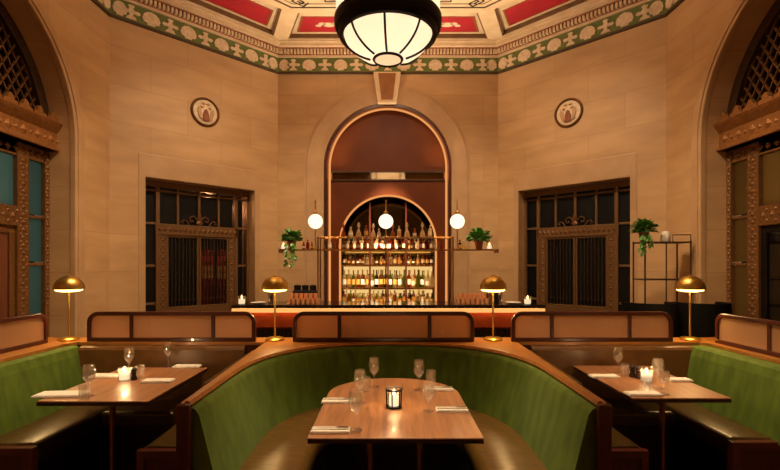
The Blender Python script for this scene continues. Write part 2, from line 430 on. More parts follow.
MB().prism([(uc-.165,4.50),(uc+.165,4.50),(uc+.24,5.05),(uc-.24,5.05)], -.13, .02, 'xz').build('keystone', M['cream'], rt, bevel=.012)
MB().prism([(uc-.10,4.55),(uc+.10,4.55),(uc+.155,5.02),(uc-.155,5.02)], -.15, -.12, 'xz').build('keystone_panel', M['keybrown'], rt, bevel=.01)
for nm, i in (('trim_7',7),('trim_8',1)):
    _, u0, u1, z = OPEN[i]; rt = frame_root(i, nm)
    oo = [(u0-.09,0),(u0-.09,z+.34),(u1+.09,z+.34),(u1+.09,0)]; ii = [(u0-.0,0),(u0-.0,z),(u1,z),(u1,0)]
    MB().ring(oo, ii, -.008, .02, 'xz', False).build('window_surround', M['stonetrim'], rt, bevel=.008)

# ------------------------------------------------------------------ bronze doors in the side arches
def lattice_mb(uc, zs, r, zmin, su, sz, w, y0, y1):
    mb = MB()
    L = math.hypot(su, sz)
    for sgn in (1,-1):
        for k in range(-40, 41):
            # line: z = zmin + sgn*(sz/su)*(u-uc) + k*sz
            pts = []
            N = 160
            for q in range(N+1):
                u = uc - r + 2*r*q/N; z = zmin + sgn*(sz/su)*(u-uc) + k*sz
                if z >= zmin and (u-uc)**2 + (z-zs)**2 <= r*r: pts.append((u, z))
            if len(pts) > 3:
                (ua,za),(ub,zb) = pts[0], pts[-1]
                l = math.hypot(ub-ua, zb-za); nx, nz = -(zb-za)/l*w/2, (ub-ua)/l*w/2
                mb.prism([(ua+nx,za+nz),(ub+nx,zb+nz),(ub-nx,zb-nz),(ua-nx,za-nz)], y0, y1, 'xz')
            
    return mb
def jamb_ornament(mb, u, z0, z1, y, w):
    n = int((z1-z0)/.085)
    for k in range(n):
        z = z0 + (k+.5)*(z1-z0)/n
        mb.gem((u,y,z), w*.32, .012, .03)
        mb.gem((u-w*.34,y,z+.04), .012, .008, .016); mb.gem((u+w*.34,y,z+.04), .012, .008, .016)
def bronze_door(nm, i, paneM, leafM, boards):
    _, uc, r, zs = OPEN[i]
    rt = frame_root(i, nm, .27)
    f = MB()
    for s in (-1,1):
        def bx(a, b, y0, y1, z0, z1): f.box(min(uc+s*a,uc+s*b), max(uc+s*a,uc+s*b), y0, y1, z0, z1)
        bx(1.43,1.50,0,.12,0,3.02); bx(1.03,1.19,0,.12,0,3.02)
        for z in (.42,.98,1.64,2.19): bx(1.19,1.43,.02,.09,z,z+.032)
        bx(1.19,1.43,.02,.10,0,.40)
    f.box(uc-1.03,uc+1.03,.0,.12,2.08,2.30); f.box(uc-1.03,uc+1.03,.01,.1,2.88,3.02)
    f.box(uc-1.43,uc+1.43,.01,.1,2.86,3.02); f.box(uc-.03,uc+.03,.02,.1,2.3,2.9)
    f.build('door_frame', M['bronze'], rt, bevel=.006)
    orn = MB()
    for s in (-1,1):
        jamb_ornament(orn, uc+s*1.465, .1, 2.95, 0, .06); jamb_ornament(orn, uc+s*1.11, .1, 2.95, 0, .12)
    for k in range(18):
        u = uc-.97+k*.114
        orn.gem((u,0,2.19),.04,.014,.045); orn.gem((u+.05,0,2.25),.02,.014,.02); orn.gem((u+.05,0,2.13),.02,.014,.02)
    for k in range(28): orn.gem((uc-1.43+k*.106, 0, 2.94), .045, .022, .04)
    orn.build('door_ornament', M['bronze'], rt)
    en = MB(); en.box(uc-1.5,uc+1.5,-.09,.12,3.02,3.25); en.box(uc-1.5,uc+1.5,-.12,.1,3.02,3.06)
    en.prism([(-.09,3.23),(-.15,3.31),(-.17,3.345),(-.13,3.35),(.1,3.35),(.1,3.23)], uc-1.55 if False else uc-1.5, uc+1.5, 'yz')
    en.build('entablature', M['bronzegold'], rt, bevel=.006)
    cr = MB()
    for k in range(15):
        u = uc-1.40+k*.2
        cr.prism([(u-.10,3.35),(u-.085,3.40),(u-.045,3.41),(u-.03,3.45),(u,3.475),(u+.03,3.45),(u+.045,3.41),(u+.085,3.40),(u+.10,3.35)], -.12, -.08, 'xz')
        cr.gem((u,-.09,3.14),.055,.022,.06); cr.gem((u+.1,-.09,3.14),.03,.016,.03)
    cr.build('cresting', M['bronzegold'], rt)
    MB().ring(arc(uc,zs,1.5,PI,0,36), arc(uc,zs,1.38,PI,0,36), -.02, .1, 'xz', False).build('lunette_frame', M['bronzedk'], rt)
    MB().prism([(uc+1.4*math.cos(a*PI/30), zs+1.4*math.sin(a*PI/30)) for a in range(31)], .09, .1, 'xz').build('lunette_pane', M['blackpane'], rt)
    lattice_mb(uc, zs, 1.39, 3.34, .115, .19, .014, .02, .045).build('lattice', M['bronze'], rt, merge=False)
    for s in (-1,1):
        for z0, z1 in ((.47,.98),(1.03,1.64),(1.69,2.19),(2.24,2.87)):
            a, b = sorted((uc+s*1.19, uc+s*1.43)); MB().box(a,b,.05,.06,z0,z1).build('side_pane', paneM, rt)
        a, b = sorted((uc+s*.03, uc+s*1.03)); MB().box(a,b,.05,.06,2.3,2.9).build('transom_pane', paneM, rt)
        a, b = sorted((uc+s*.01, uc+s*1.03))
        lf = MB(); lf.ring([(a,0.02),(b,0.02),(b,2.08),(a,2.08)], [(a+.07,.2),(b-.07,.2),(b-.07,2.0),(a+.07,2.0)], .03, .09, 'xz')
        leaf = lf.build('door_leaf', M['bronze'] if boards else M['iron'], rt, bevel=.006)
        pn = MB()
        if boards:
            for k in range(8):
                w = (b-a-.14)/8; pn.box(a+.07+k*w+.006, a+.07+(k+1)*w-.006, .05, .075, .2, 2.0)
            pn.box(a+.07,b-.07,.07,.08,.2,2.0)
        else: pn.box(a+.07,b-.07,.05,.06,.2,2.0)
        pn.build('leaf_panel', leafM, leaf)
        MB().tube([(uc+s*.045,-.0,.95),(uc+s*.045,-.04,.97),(uc+s*.045,-.04,1.23),(uc+s*.045,0,1.25)], .009).build('door_handle', M['brass'], leaf, smooth=50)
    return rt
bronze_door('door_1', 6, M['teal'], M['boards'], True)
bronze_door('door_2', 2, M['greenish'], M['blackpane'], False)

# ------------------------------------------------------------------ tall bronze windows in the diagonal walls
def bronze_window(nm, i):
    _, u0, u1, zt = OPEN[i]; rt = frame_root(i, nm, .2); uc = (u0+u1)/2; hw = (u1-u0)/2
    f = MB()
    f.ring([(u0,0),(u0,zt),(u1,zt),(u1,0)], [(u0+.04,0),(u0+.04,zt-.09),(u1-.04,zt-.09),(u1-.04,0)], 0, .12, 'xz', False)
    for s in (-1,1):
        for (a, b) in ((.60,.655),):
            x0, x1 = sorted((uc+s*a, uc+s*b)); f.box(x0,x1,.0,.1,0,zt-.05)
        x0, x1 = sorted((uc+s*.50, uc+s*.60)); f.box(x0,x1,.01,.09,0,2.12)
        for z in (1.05,1.62,2.26): 
            x0, x1 = sorted((uc+s*.655, uc+s*(hw-.02))); f.box(x0,x1,.02,.08,z,z+.035)
        x0, x1 = sorted((uc+s*.31, uc+s*.345)); f.box(x0,x1,.02,.08,2.28,zt-.05)
    f.box(uc-.02,uc+.02,.01,.09,2.28,zt-.05)
    f.box(uc-.66,uc+.66,0,.1,2.11,2.28); f.box(u0+.03,u1-.03,.02,.08,2.76,2.79)
    f.box(u0+.03,u1-.03,.01,.1,0,.95)
    f.build('window_frame', M['windowbronze'], rt, bevel=.005)
    o = MB()
    for s in (-1,1): jamb_ornament(o, uc+s*.55, .98, 2.08, .008, .09)
    for k in range(17): o.gem((uc-.6+k*.075,0,2.195),.032,.016,.05)
    o.build('window_ornament', M['bronze'], rt)
    c = MB()                                             # scrolled crest over the transom
    for s in (-1,1):
        c.tube([(uc+s*.01,.01,2.29),(uc+s*.05,.01,2.40),(uc+s*.10,.01,2.43),(uc+s*.15,.01,2.40),(uc+s*.14,.01,2.34),(uc+s*.10,.01,2.345),(uc+s*.105,.01,2.37)], .010, 6)
        c.tube([(uc+s*.16,.01,2.29),(uc+s*.2,.01,2.35),(uc+s*.25,.01,2.36),(uc+s*.28,.01,2.32),(uc+s*.24,.01,2.31)], .009, 6)
    c.gem((uc,.0,2.42),.035,.02,.13); c.gem((uc,-.005,2.32),.06,.02,.05)
    c.build('window_crest', M['bronze'], rt)
    for s in (-1,1):
        a, b = sorted((uc+s*.004, uc+s*.498))
        lf = MB().ring([(a,.95),(b,.95),(b,2.11),(a,2.11)], [(a+.03,1.0),(b-.03,1.0),(b-.03,2.08),(a+.03,2.08)], .02, .07, 'xz').build('casement', M['windowbronze'], rt, bevel=.005)
        br = MB()
        for k in range(1,8):
            u = a+.03+(b-a-.06)*k/8; br.box(u-.0045,u+.0045,.03,.05,1.0,2.08)
            br.gem((u,.03,1.10),.018,.012,.04)
        br.build('bar_grille', M['bronzedk'], lf)
        MB().box(a+.03,b-.03,.054,.062,1.0,2.08).build('pane', M['window'], lf)
    for s in (-1,1):
        a, b = sorted((uc+s*.655, uc+s*(hw-.04)))
        for z0, z1 in ((.95,1.05),(1.085,1.62),(1.655,2.26),(2.295,2.76)): MB().box(a,b,.045,.053,z0,z1).build('pane', M['window'], rt)
        for a0, b0 in ((.02,.31),(.345,.60)):
            a, b = sorted((uc+s*a0, uc+s*b0)); MB().box(a,b,.045,.053,2.28,2.76).build('pane', M['window'], rt)
    a, b = u0+.04, u1-.04; MB().box(a,b,.045,.053,2.79,zt-.09).build('pane', M['window'], rt)
    return rt
bronze_window('window_1', 7); bronze_window('window_2', 1)
# a pair of lit red doors out in the dark beyond the left window
loc, rz, ln = wall_frame(7)
R = Matrix.Translation(loc) @ Matrix.Rotation(rz,4,'Z')
p = R @ Vector((1.62, 1.6, 0))
for k, (dx, lab) in enumerate(((-.2,'red double-pane kiosk seen through the left window, left one of the pair'),(.22,'red double-pane kiosk seen through the left window, right one of the pair'))):
    pp = Vector(((-3.62,9.0,0),(-3.32,9.0,0))[k])
    t = thing('kiosk', lab, 'kiosk', pp, .3, 'red kiosks beyond the left window')
    b = MB(); b.box(-.125,.125,0,.2,0,1.85); b.prism([(-.135,1.85),(.135,1.85),(.11,1.93),(0,1.97),(-.11,1.93)], -.02, .22, 'xz'); b.build('kiosk_body', M['redpaint'], t, bevel=.01)
    for x in (-.055,.055):
        for z in (1.38,1.52): MB().box(x-.042,x+.042,-.012,.01,z,z+.11).build('kiosk_pane', M['litpane'], t)
    MB().box(-.11,.11,-.014,.01,1.72,1.83).build('kiosk_lamp_panel', M['redlit'], t)

# ------------------------------------------------------------------ wall medallions
for i, u, lab in ((7, WL-.498*WL, 'round carved medallion in a brown rim on the wall left of the bar arch'), (1, .485*WL, 'round carved medallion in a brown rim on the wall right of the bar arch')):
    loc, rz, ln = wall_frame(i); R = Matrix.Translation(loc) @ Matrix.Rotation(rz,4,'Z'); pp = R @ Vector((u,0,4.06))
    t = thing('medallion', lab, 'medallion', R @ Vector((u,-.003,4.06)), rz, 'medallions on the wall')
    t.scale = (.86,.86,.86)
    Rx = Matrix.Rotation(PI/2, 4, 'X')                     # z -> -y (towards the room)
    MB().lathe([(.222,0),(.226,.03),(.24,.045),(.262,.03),(.268,0)], 36, M=Rx).build('rim', M['bronze'], t, smooth=40)
    MB().lathe([(.224,0),(.222,.012),(.13,.03),(.001,.036)], 32, M=Rx).build('relief_ground', M['creamhi'], t, smooth=40)
    f = MB()
    f.prism([(-.06,-.17),(.06,-.17),(.055,-.05),(.03,.02),(0,.05),(-.03,.02),(-.055,-.05)], -.055, -.02, 'xz')
    f.build('relief_figure', M['pot'], t, bevel=.008)
    g = MB()
    for s in (-1,1):
        g.prism([(s*.07,-.15),(s*.12,-.12),(s*.15,-.02),(s*.14,.07),(s*.09,.03),(s*.08,-.05)], -.05, -.02, 'xz')
        g.gem((s*.075,-.035,.075),.045,.025,.03); g.gem((s*.04,-.035,.14),.05,.02,.025)
    g.build('relief_leaf', M['stonetrim'], t)

# ------------------------------------------------------------------ big pendant lantern
LX, LY = 0.0, 3.92
t = thing('pendant_lantern', 'huge round pendant lantern of cream glass panes in a dark ring over the booths', 'lantern', (LX,LY,0))
bowl = [(.001,3.44)] + [(.392*math.sin(a), 3.70-.26*math.cos(a)) for a in [PI/2*k/12 for k in range(1,13)]]
MB().lathe(bowl, 48).build('glass_bowl', M['lantern'], t, smooth=60)
MB().lathe([(.452,3.785),(.452,4.55)], 48).build('glass_drum', M['lantern'], t, smooth=60)
MB().lathe([(.385,3.655),(.395,3.635),(.425,3.64),(.43,3.69),(.455,3.70),(.468,3.73),(.468,3.785),(.455,3.79),(.39,3.79),(.385,3.655)], 56).build('ring', M['iron'], t, smooth=30)
MB().lathe([(.45,4.53),(.475,4.53),(.48,4.6),(.34,4.72),(.1,4.82),(.06,4.9),(.001,4.9)], 48).build('crown', M['iron'], t, smooth=30)
for k in range(8):
    a = -PI/2 - .07 + k*PI/4
    pts = [((r*1.012+.003)*math.cos(a), (r*1.012+.003)*math.sin(a), z-.010) for r, z in bowl[3:]]
    MB().tube(pts, .0095, 6).build('rib', M['iron'], t, smooth=60)
for k in range(4):
    a = -PI/2 - .80 + k*PI/2
    MB().tube([(.458*math.cos(a),.458*math.sin(a),3.77),(.458*math.cos(a),.458*math.sin(a),4.56)], .020, 8).build('post', M['iron'], t, smooth=60)
MB().lathe([(.112,3.44),(.125,3.433),(.137,3.447),(.128,3.46),(.112,3.453)], 32).build('finial_ring', M['iron'], t, smooth=40)
MB().lathe([(.001,3.42),(.06,3.423),(.113,3.445)], 24).build('finial_glass', M['lantern'], t, smooth=60)
MB().tube([(0,0,4.88),(0,0,5.56)], .02, 10).build('rod', M['iron'], t, smooth=60)
MB().lathe([(.001,5.46),(.1,5.49),(.14,5.56),(.001,5.56)], 24).build('canopy', M['iron'], t, smooth=40)

# ------------------------------------------------------------------ arched back bar in the rear wall
BX = 0.0
bb = thing('back_bar', 'arched lacquered back bar with glowing edge set in the rear wall', 'back bar', (0,8.0,0))
r0 = 1.125; z0 = 3.4
MB().ring(arch_outline(0,r0,z0), arch_outline(0,r0-.055,z0), -.05, .30, 'xz', False).build('arch_frame', M['framewood'], bb, bevel=.008)
led = [(x,.03,z) for x,z in [(-1.045,.9)]+arc(0,z0,1.045,PI,0,40)+[(1.045,.9)]]
MB().tube(led, .02, 8).build('light_strip', M['led'], bb, smooth=60)
# panel with the lower arch cut out
ra, za = .87, 2.04
poly = [(-1.07,0),(-ra,0)] + arc(0,za,ra,PI,0,32) + [(ra,0),(1.07,0)] + arc(0,z0,1.07,0,PI,36)
MB().prism(poly, .14, .17, 'xz').build('arch_panel', M['lacquer'], bb)
for z in (3.19,3.34): MB().box(-1.065,1.065,.115,.14,z-.012,z+.012).build('panel_rail', M['bronzedk'], bb)
MB().box(-1.06,1.06,.128,.138,3.203,3.327).build('mirror_band', M['mirrorband'], bb)
MB().tube([(x,.135,z) for x,z in [(-ra,1.0)]+arc(0,za,ra,PI,0,32)+[(ra,1.0)]], .019, 8).build('light_strip', M['led'], bb, smooth=60)
MB().box(-1.1,1.1,.70,.74,0,3.0).build('back_mirror', M['mirror'], bb)
sd = MB(); sd.box(-.92,-.885,.17,.70,0,3.0); sd.box(.885,.92,.17,.70,0,3.0); sd.box(-.92,.92,.17,.72,2.96,3.0)
sd.build('side_lining', M['lacquer'], bb)
MB().box(-.885,.885,.15,.68,0,.93).build('base_cabinet', M['redwood'], bb)
SH = [(.95,'bottom'),(1.235,'second'),(1.66,'third'),(1.93,'top')]
for z, _ in SH: sb_ = MB(); sb_.box(-.88,.88,.22,.66,z-.015,z); sb_.box(-.88,.88,.214,.221,z-.034,z); sb_.build('shelf', M['brassdk'], bb)
for z, _ in SH[1:]: MB().box(-.87,.87,.226,.238,z-.024,z-.016).build('shelf_light', M['shelfled'], bb)
for za_, zb_ in ((.96,1.20),(1.245,1.62)): MB().box(-.86,.86,.685,.699,za_,zb_).build('backlit_panel', M['backlit'], bb)
for x in (-.33,0,.33): MB().box(x-.016,x+.016,.19,.23,.95,2.8 if x else 1.95).build('upright', M['framewood'], bb)

# bottles ---------------------------------------------------------------
def bottle_mesh(kind):
    P = {'tall':[(.001,0),(.036,.002),(.037,.015),(.037,.17),(.03,.20),(.014,.225),(.0125,.28),(.015,.282),(.015,.298),(.001,.298)],
         'spirit':[(.001,0),(.041,.002),(.042,.01),(.042,.15),(.036,.172),(.016,.185),(.014,.225),(.019,.226),(.019,.25),(.001,.25)],
         'squat':[(.001,0),(.038,.002),(.042,.04),(.039,.10),(.02,.135),(.016,.17),(.021,.171),(.021,.195),(.001,.196)],
         'decanter':[(.001,0),(.05,.002),(.055,.04),(.04,.10),(.016,.15),(.014,.20),(.028,.21),(.03,.24),(.012,.29),(.001,.295)]}[kind]
    return MB().lathe(P, 14).mesh('bottle', 45)
BM = {k: bottle_mesh(k) for k in ('tall','spirit','squat','decanter')}
BCOL = [('amber','amberglass'),('green','greenglass'),('pale clear','paleglass'),('dark brown','darkglass'),('red','redglass')]
BV = {}
for k in BM:
    for cn, mk in BCOL:
        m = BM[k].copy(); m.materials.clear(); m.materials.append(M[mk]); BV[k, cn] = m
LBL = {}
for k, (rr, za_, zb_) in {'tall':(.0376,.05,.14),'spirit':(.0426,.04,.125),'squat':(.0506,.035,.085)}.items():
    for nm_, c_ in (('a','linen'),('b','creamhi'),('c','labelgold')):
        LBL[k, nm_] = MB().lathe([(rr if k != 'squat' else .0425,za_),(rr if k != 'squat' else .0412,zb_)], 14).mesh('bottle_label', 60); LBL[k, nm_].materials.append(M[c_])
def put_bottle(kind, cn, loc, label, group, s=1.0):
    o = bpy.data.objects.new('decanter' if kind == 'decanter' else 'bottle', BV[kind, cn]); C.objects.link(o)
    o.location = loc; o.rotation_euler.z = random.random()*6; o.scale = (s,s,s)
    if kind != 'decanter' and random.random() < .75:
        c = bpy.data.objects.new('bottle_label', LBL[kind, random.choice('abc')]); C.objects.link(c); c.parent = o
    tag(o, label, 'bottle', group); return o
WT = {'bottom':(1,1,7,1,1),'second':(2,4,7,1,0),'third':(5,2,6,1,1),'top':(3,1,6,1,3)}
KW = {'bottom':('squat','spirit'),'second':('tall','tall','spirit'),'third':('spirit','squat','spirit'),'top':('spirit','squat','spirit')}
KN = {'tall':'tall','spirit':'round-shouldered','squat':'squat','decanter':'stoppered'}
for z, rn in SH:
    n = 20
    for row, y in (('front',8.345),('rear',8.45)):
        for k in range(n):
            x = -.815+1.63*k/(n-1) + (0 if row == 'front' else .03)
            kd = random.choice(KW[rn]); cn = random.choices([c for c,_ in BCOL], WT[rn])[0]
            sc_ = {'bottom':.92,'second':1.1 if kd == 'tall' else 1.0,'third':.78,'top':.95}[rn]*random.uniform(.93,1.0)
            o = put_bottle(kd, cn, (x+random.uniform(-.004,.004), y+random.uniform(-.008,.008), z+.001),
                   f'{KN[kd]} {cn} bottle, {ORD[k]} from left, {row} row, {rn} back bar shelf', f'bottles on the {rn} back bar shelf', sc_)
            o.scale.x *= .88; o.scale.y *= .88; o.rotation_euler.z = 0
# ------------------------------------------------------------------ bar counter with its standing brass rack
bc = thing('bar_counter', 'long straight bar counter with dark stone top and pale lit edge', 'bar counter', (0,0,0))
MB().box(-2.075,2.085,5.93,6.62,1.075,1.12).build('stone_top', M['blackstone'], bc, bevel=.006)
MB().box(-2.07,2.08,5.922,5.95,1.02,1.074).build('edge_strip', M['litedge'], bc, bevel=.006)
MB().box(-2.0,2.0,5.962,5.985,1.062,1.074).build('counter_light', M['counterled'], bc)
MB().box(-2.02,2.03,6.02,6.05,.80,1.03).build('upper_panel', M['barpanel'], bc)
fp = MB(); fp.box(-2.02,2.03,6.03,6.06,.1,.80)
for k in range(80): fp.lathe([(.024,.1),(.024,.80)], 8, (-1.99+k*.0505,6.03,0))
fp.build('fluted_front', M['darkwood'], bc)
MB().box(-2.02,2.03,6.0,6.03,.79,.815).build('panel_rail', M['copper'], bc)
cb = MB(); cb.box(-2.02,2.03,6.055,6.55,.1,1.075); cb.box(-1.98,1.99,6.08,6.5,0,.1); cb.build('counter_body', M['darkwood'], bc)

rk = thing('bar_rack', 'long slim brass bar rack standing on three posts on the bar counter', 'bar rack', (0,6.4,1.121))
MB().box(-1.54,1.56,-.10,.12,.735,.752).build('rack_shelf', M['brassdk'], rk, bevel=.003)
for y in (-.10,.12):
    MB().tube([(-1.0,y,.92),(.93,y,.92)], .007, 8).build('rack_rail', M['brassdk'], rk, smooth=60)
for x in (-.985,-.03,.914):
    MB().tube([(x,-.10,0),(x,-.10,.93)], .011, 8).build('rack_post', M['brassdk'], rk, smooth=60)
    MB().tube([(x,.12,0),(x,.12,.93)], .011, 8).build('rack_post', M['brassdk'], rk, smooth=60)
for a_, b_ in ((-.70,-.085),(.025,.68)): MB().box(a_,b_,-.10,.12,.915,.925).build('upper_tier', M['brassdk'], rk, bevel=.002)
for x in (-1.53,1.55):
    MB().box(x-.008,x+.008,-.10,.12,.70,.735).build('rack_end', M['brassdk'], rk)
zs_ = 1.121+.752+.001
nb = 19
for k in range(nb):
    x = -.93+1.80*k/(nb-1)
    if abs(x+.03) < .045: continue
    if abs(x+.985) < .05 or abs(x-.914) < .06: continue
    kd = random.choice(('squat','spirit','squat','decanter')); cn = random.choices([c for c,_ in BCOL], (4,1,6,1,3))[0]
    put_bottle(kd, cn, (x, 6.41+random.uniform(-.03,.04), zs_), f'{KN[kd]} {cn} bottle, {ORD[k]} from the left on the brass bar rack', 'bottles on the bar rack', {'squat':.8,'spirit':.62,'decanter':.53}[kd]*random.uniform(.92,1))
for k, x in enumerate((-1.21,-1.15,-1.09)):
    put_bottle(('squat','spirit')[k%2], ('red','amber')[k//2], (x, 6.42, zs_), f'small {("red","amber")[k//2]} bottle on the rack beside the left plant, {ORD[k]} from the plant', 'bottles on the bar rack', .55)
for k, x in enumerate((1.03,1.085)):
    put_bottle('spirit', ('dark brown','pale clear')[k], (x, 6.42, zs_), f'small {("dark brown","pale clear")[k]} bottle on the rack beside the right plant', 'bottles on the bar rack', .55)
for k, x in enumerate((-.64,-.53,-.42,-.31,-.21,-.13,.07,.16,.27,.38,.49,.60)):
    kd = ('decanter','squat','decanter','spirit')[k%4]
    put_bottle(kd, 'pale clear' if k % 3 else 'amber', (x, 6.40+random.uniform(-.03,.05), 1.121+.926), f'pale {"stoppered decanter" if kd == "decanter" else KN[kd]+" bottle"}, {ORD[k]} from the left on the upper tier of the brass bar rack', 'decanters on the upper rack tier', random.uniform(.62,.78))
# globe lamps on the rack
for k, (px, x, lab) in enumerate(((316,-1.03,'left white globe lamp on a brass stem above the bar rack'),(386,-.03,'middle white globe lamp on a brass stem above the bar rack'),(457,.985,'right white globe lamp on a brass stem above the bar rack'))):
    t = thing('globe_lamp', lab, 'lamp', (x,6.365,zs_), 0, 'globe lamps over the bar')
    MB().lathe([(.001,0),(.04,.001),(.04,.012),(.012,.02),(.001,.02)], 16).build('lamp_base', M['brass'], t, smooth=40)
    MB().tube([(0,0,.01),(0,0,.30)], .009, 8).build('stem', M['brass'], t, smooth=60)
    MB().ball((0,0,.395), .104, 24, 16).build('globe', M['opal'], t, smooth=80)
    MB().lathe([(.001,.50),(.03,.50),(.03,.53),(.009,.55),(.009,.68),(.012,.69),(.001,.70)], 12).build('finial', M['brass'], t, smooth=40)

# copper tumblers on the counter
def tumbler():
    return MB().lathe([(.001,0),(.026,.001),(.031,.07),(.028,.07),(.024,.006),(.001,.006)], 16).mesh('tumbler', 40)
TM = tumbler(); TM.materials.append(M['copperglass'])
for side, x0, wd in (('left',-1.355,'coffee'),('right',.955,'shaker')):
    for row in range(2):
        for k in range(7):
            o = bpy.data.objects.new('tumbler', TM); C.objects.link(o)
            o.location = (x0+k*.066, 6.10+row*.075, 1.121)
            tag(o, f'copper tinted tumbler, {ORD[k]} from the left, {("front","rear")[row]} row, {side} side of bar', 'glass', f'copper tumblers on the {side} of the bar')
    for k in range(6):
        o = bpy.data.objects.new('tumbler', TM); C.objects.link(o)
        o.location = (x0+.033+k*.066, 6.137, 1.121+.071)
        tag(o, f'copper tumbler stacked on top of others, {ORD[k]} from the left, {side} side of bar', 'glass', f'copper tumblers on the {side} of the bar')
# dark bar equipment left, shakers right
t = thing('bar_caddy', 'dark metal bar caddy with rounded bins behind the left copper tumblers', 'caddy', (-1.18,6.39,1.121))
MB().box(-.17,.42-.25,-.07,.07,0,.17).build('caddy_body', M['iron'], t, bevel=.015)
for x in (-.11,0,.11): MB().lathe([(.001,.17),(.045,.17),(.05,.21),(.05,.24),(.001,.25)], 16, (x,0,0)).build('bin', M['iron'], t, smooth=40)
for k, (x, s, lab) in enumerate(((1.42,1.0,'steel cocktail shaker beside the right copper tumblers on the bar'),(1.55,.8,'short steel cocktail shaker near the right brass lamp on the bar'),(-1.62,.9,'steel shaker at the left of the copper tumblers on the bar'))):
    t = thing('cocktail_shaker', lab, 'shaker', (x,6.2,1.121), 0, 'shakers on the bar')
    MB().lathe([(.001,0),(.034*s,0),(.044*s,.14*s),(.001,.14*s)], 18).build('body', M['steel'], t, smooth=40)
    MB().lathe([(.045*s,.14*s),(.03*s,.19*s),(.016*s,.2*s),(.016*s,.225*s),(.001,.228*s)], 18).build('cap', M['steel'], t, smooth=40)
t = thing('espresso_grinder', 'small black machine behind the right shakers on the bar', 'machine', (1.50,6.40,1.121))
MB().box(-.11,.11,-.08,.08,0,.13).build('machine_body', M['iron'], t, bevel=.015); MB().lathe([(.001,.13),(.06,.13),(.075,.17),(.06,.185),(.001,.19)],18).build('hopper', M['iron'], t, smooth=40)
for x, nm, lab in ((1.72,'plate','stack-side white plate lying flat near the right end of the bar'),(-1.78,'plate','white plate lying flat near the left end of the bar')):
    o = MB().lathe([(.001,0),(.06,.001),(.105,.014),(.108,.02),(.06,.008),(.001,.008)], 24).build(nm, M['whitepot'], smooth=40); o.location = (x,6.15,1.121)
    tag(o, lab.replace('stack-side ',''), 'plate', 'plates on the bar')
def votive(name, label, loc, s=1.0, group=None):
    t = thing(name, label, 'candle', loc, 0, group)
    MB().lathe([(.001,0),(.038*s,.001),(.042*s,.09*s),(.039*s,.09*s),(.035*s,.006),(.001,.006)], 20).build('glass_cup', M['clear'], t, smooth=40)
    MB().lathe([(.001,.008),(.033*s,.008),(.033*s,.055*s),(.001,.055*s)], 16).build('candle', M['candleglow'], t, smooth=40)
    MB().lathe([(.001,.056*s),(.008*s,.068*s),(.001,.095*s)], 8).build('flame', M['flame'], t, smooth=60)
    return t
votive('candle_holder', 'lit candle in a glass cup near the left end of the bar', (-1.975,6.05,1.121), 1.25, 'candles on the bar')
votive('candle_holder', 'lit candle in a glass cup near the right end of the bar', (1.885,6.05,1.121), 1.25, 'candles on the bar')

# plants ----------------------------------------------------------------
def leaf(mb, p, d, up, L, W):
    d = d.normalized(); s = d.cross(up)
    if s.length < 1e-3: s = Vector((1,0,0))
    s.normalize(); n = s.cross(d)
    pts = [p, p+d*L*.3+s*W*.45+n*L*.04, p+d*L*.7+s*W*.4+n*L*.03, p+d*L-n*L*.08, p+d*L*.7-s*W*.4+n*L*.03, p+d*L*.3-s*W*.45+n*L*.04]
    q = [a-n*.002 for a in pts]
    mb.add([tuple(a) for a in pts], [(0,1,2,3),(0,3,4,5)])
def plant(label, loc, w, h, trail, group, n=120, pot='pot', droop=0):
    t = thing('potted_plant', label, 'plant', loc, 0, group)
    MB().lathe([(.001,0),(.045,.001),(.06,.10),(.064,.10),(.064,.112),(.05,.112),(.045,.09),(.001,.09)], 18).build('plant_pot', M[pot], t, smooth=40)
    f = MB(); st = MB()
    for k in range(n):
        a = random.random()*2*PI; e = random.uniform(-.25,1.3); r = random.uniform(.35,1)
        p = Vector((math.cos(a)*math.cos(e)*w*r, math.sin(a)*math.cos(e)*min(w,.09)*r, .12+h*.25+math.sin(e)*h*.7*r))
        d = Vector((math.cos(a)*math.cos(e), math.sin(a)*math.cos(e), math.sin(e)*.6+random.uniform(-.5,.2)))
        leaf(f, p, d, Vector((random.uniform(-.4,.4),random.uniform(-.4,.4),1)), random.uniform(.055,.085), random.uniform(.04,.06))
        if k % 6 == 0: st.tube([(0,0,.09),(p.x*.5,p.y*.5,p.z*.7),tuple(p)], .003, 5)
    for (tx, ty, tz) in trail:
        st.tube([(0,-.02,.12),(tx*.7,ty,.12),(tx,ty-.02,tz*.4),(tx,ty-.02,tz)], .003, 5)
        for k in range(12):
            z = .08+(tz-.08)*k/11; p = Vector((tx+random.uniform(-.02,.02),ty-.03,z))
            leaf(f, p, Vector((random.uniform(-1,1),random.uniform(-.8,.1),-.8)), Vector((0,-.3,1)), .06, .045)
    st.build('stems', M['stem'], t, smooth=60)
    f.build('foliage', M['leaf'], t)
    return t
plant('trailing green plant hanging over the left end of the bar rack', (-1.375,6.40,zs_), .125, .14, [(-.05,-.11,-.20),(.03,-.11,-.24),(.07,-.11,-.12)], 'plants on the bar rack', 240)
plant('bushy green plant in a pot at the right end of the bar rack', (1.30,6.40,zs_), .14, .15, [], 'plants on the bar rack', 260)
for x, lab in ((-1.49,'small white jar candle left of the trailing plant on the bar rack'),(1.445,'small white jar candle right of the bushy plant on the bar rack')):
    votive('jar_candle', lab, (x,6.38,zs_), 1.0, 'jar candles on the bar rack')

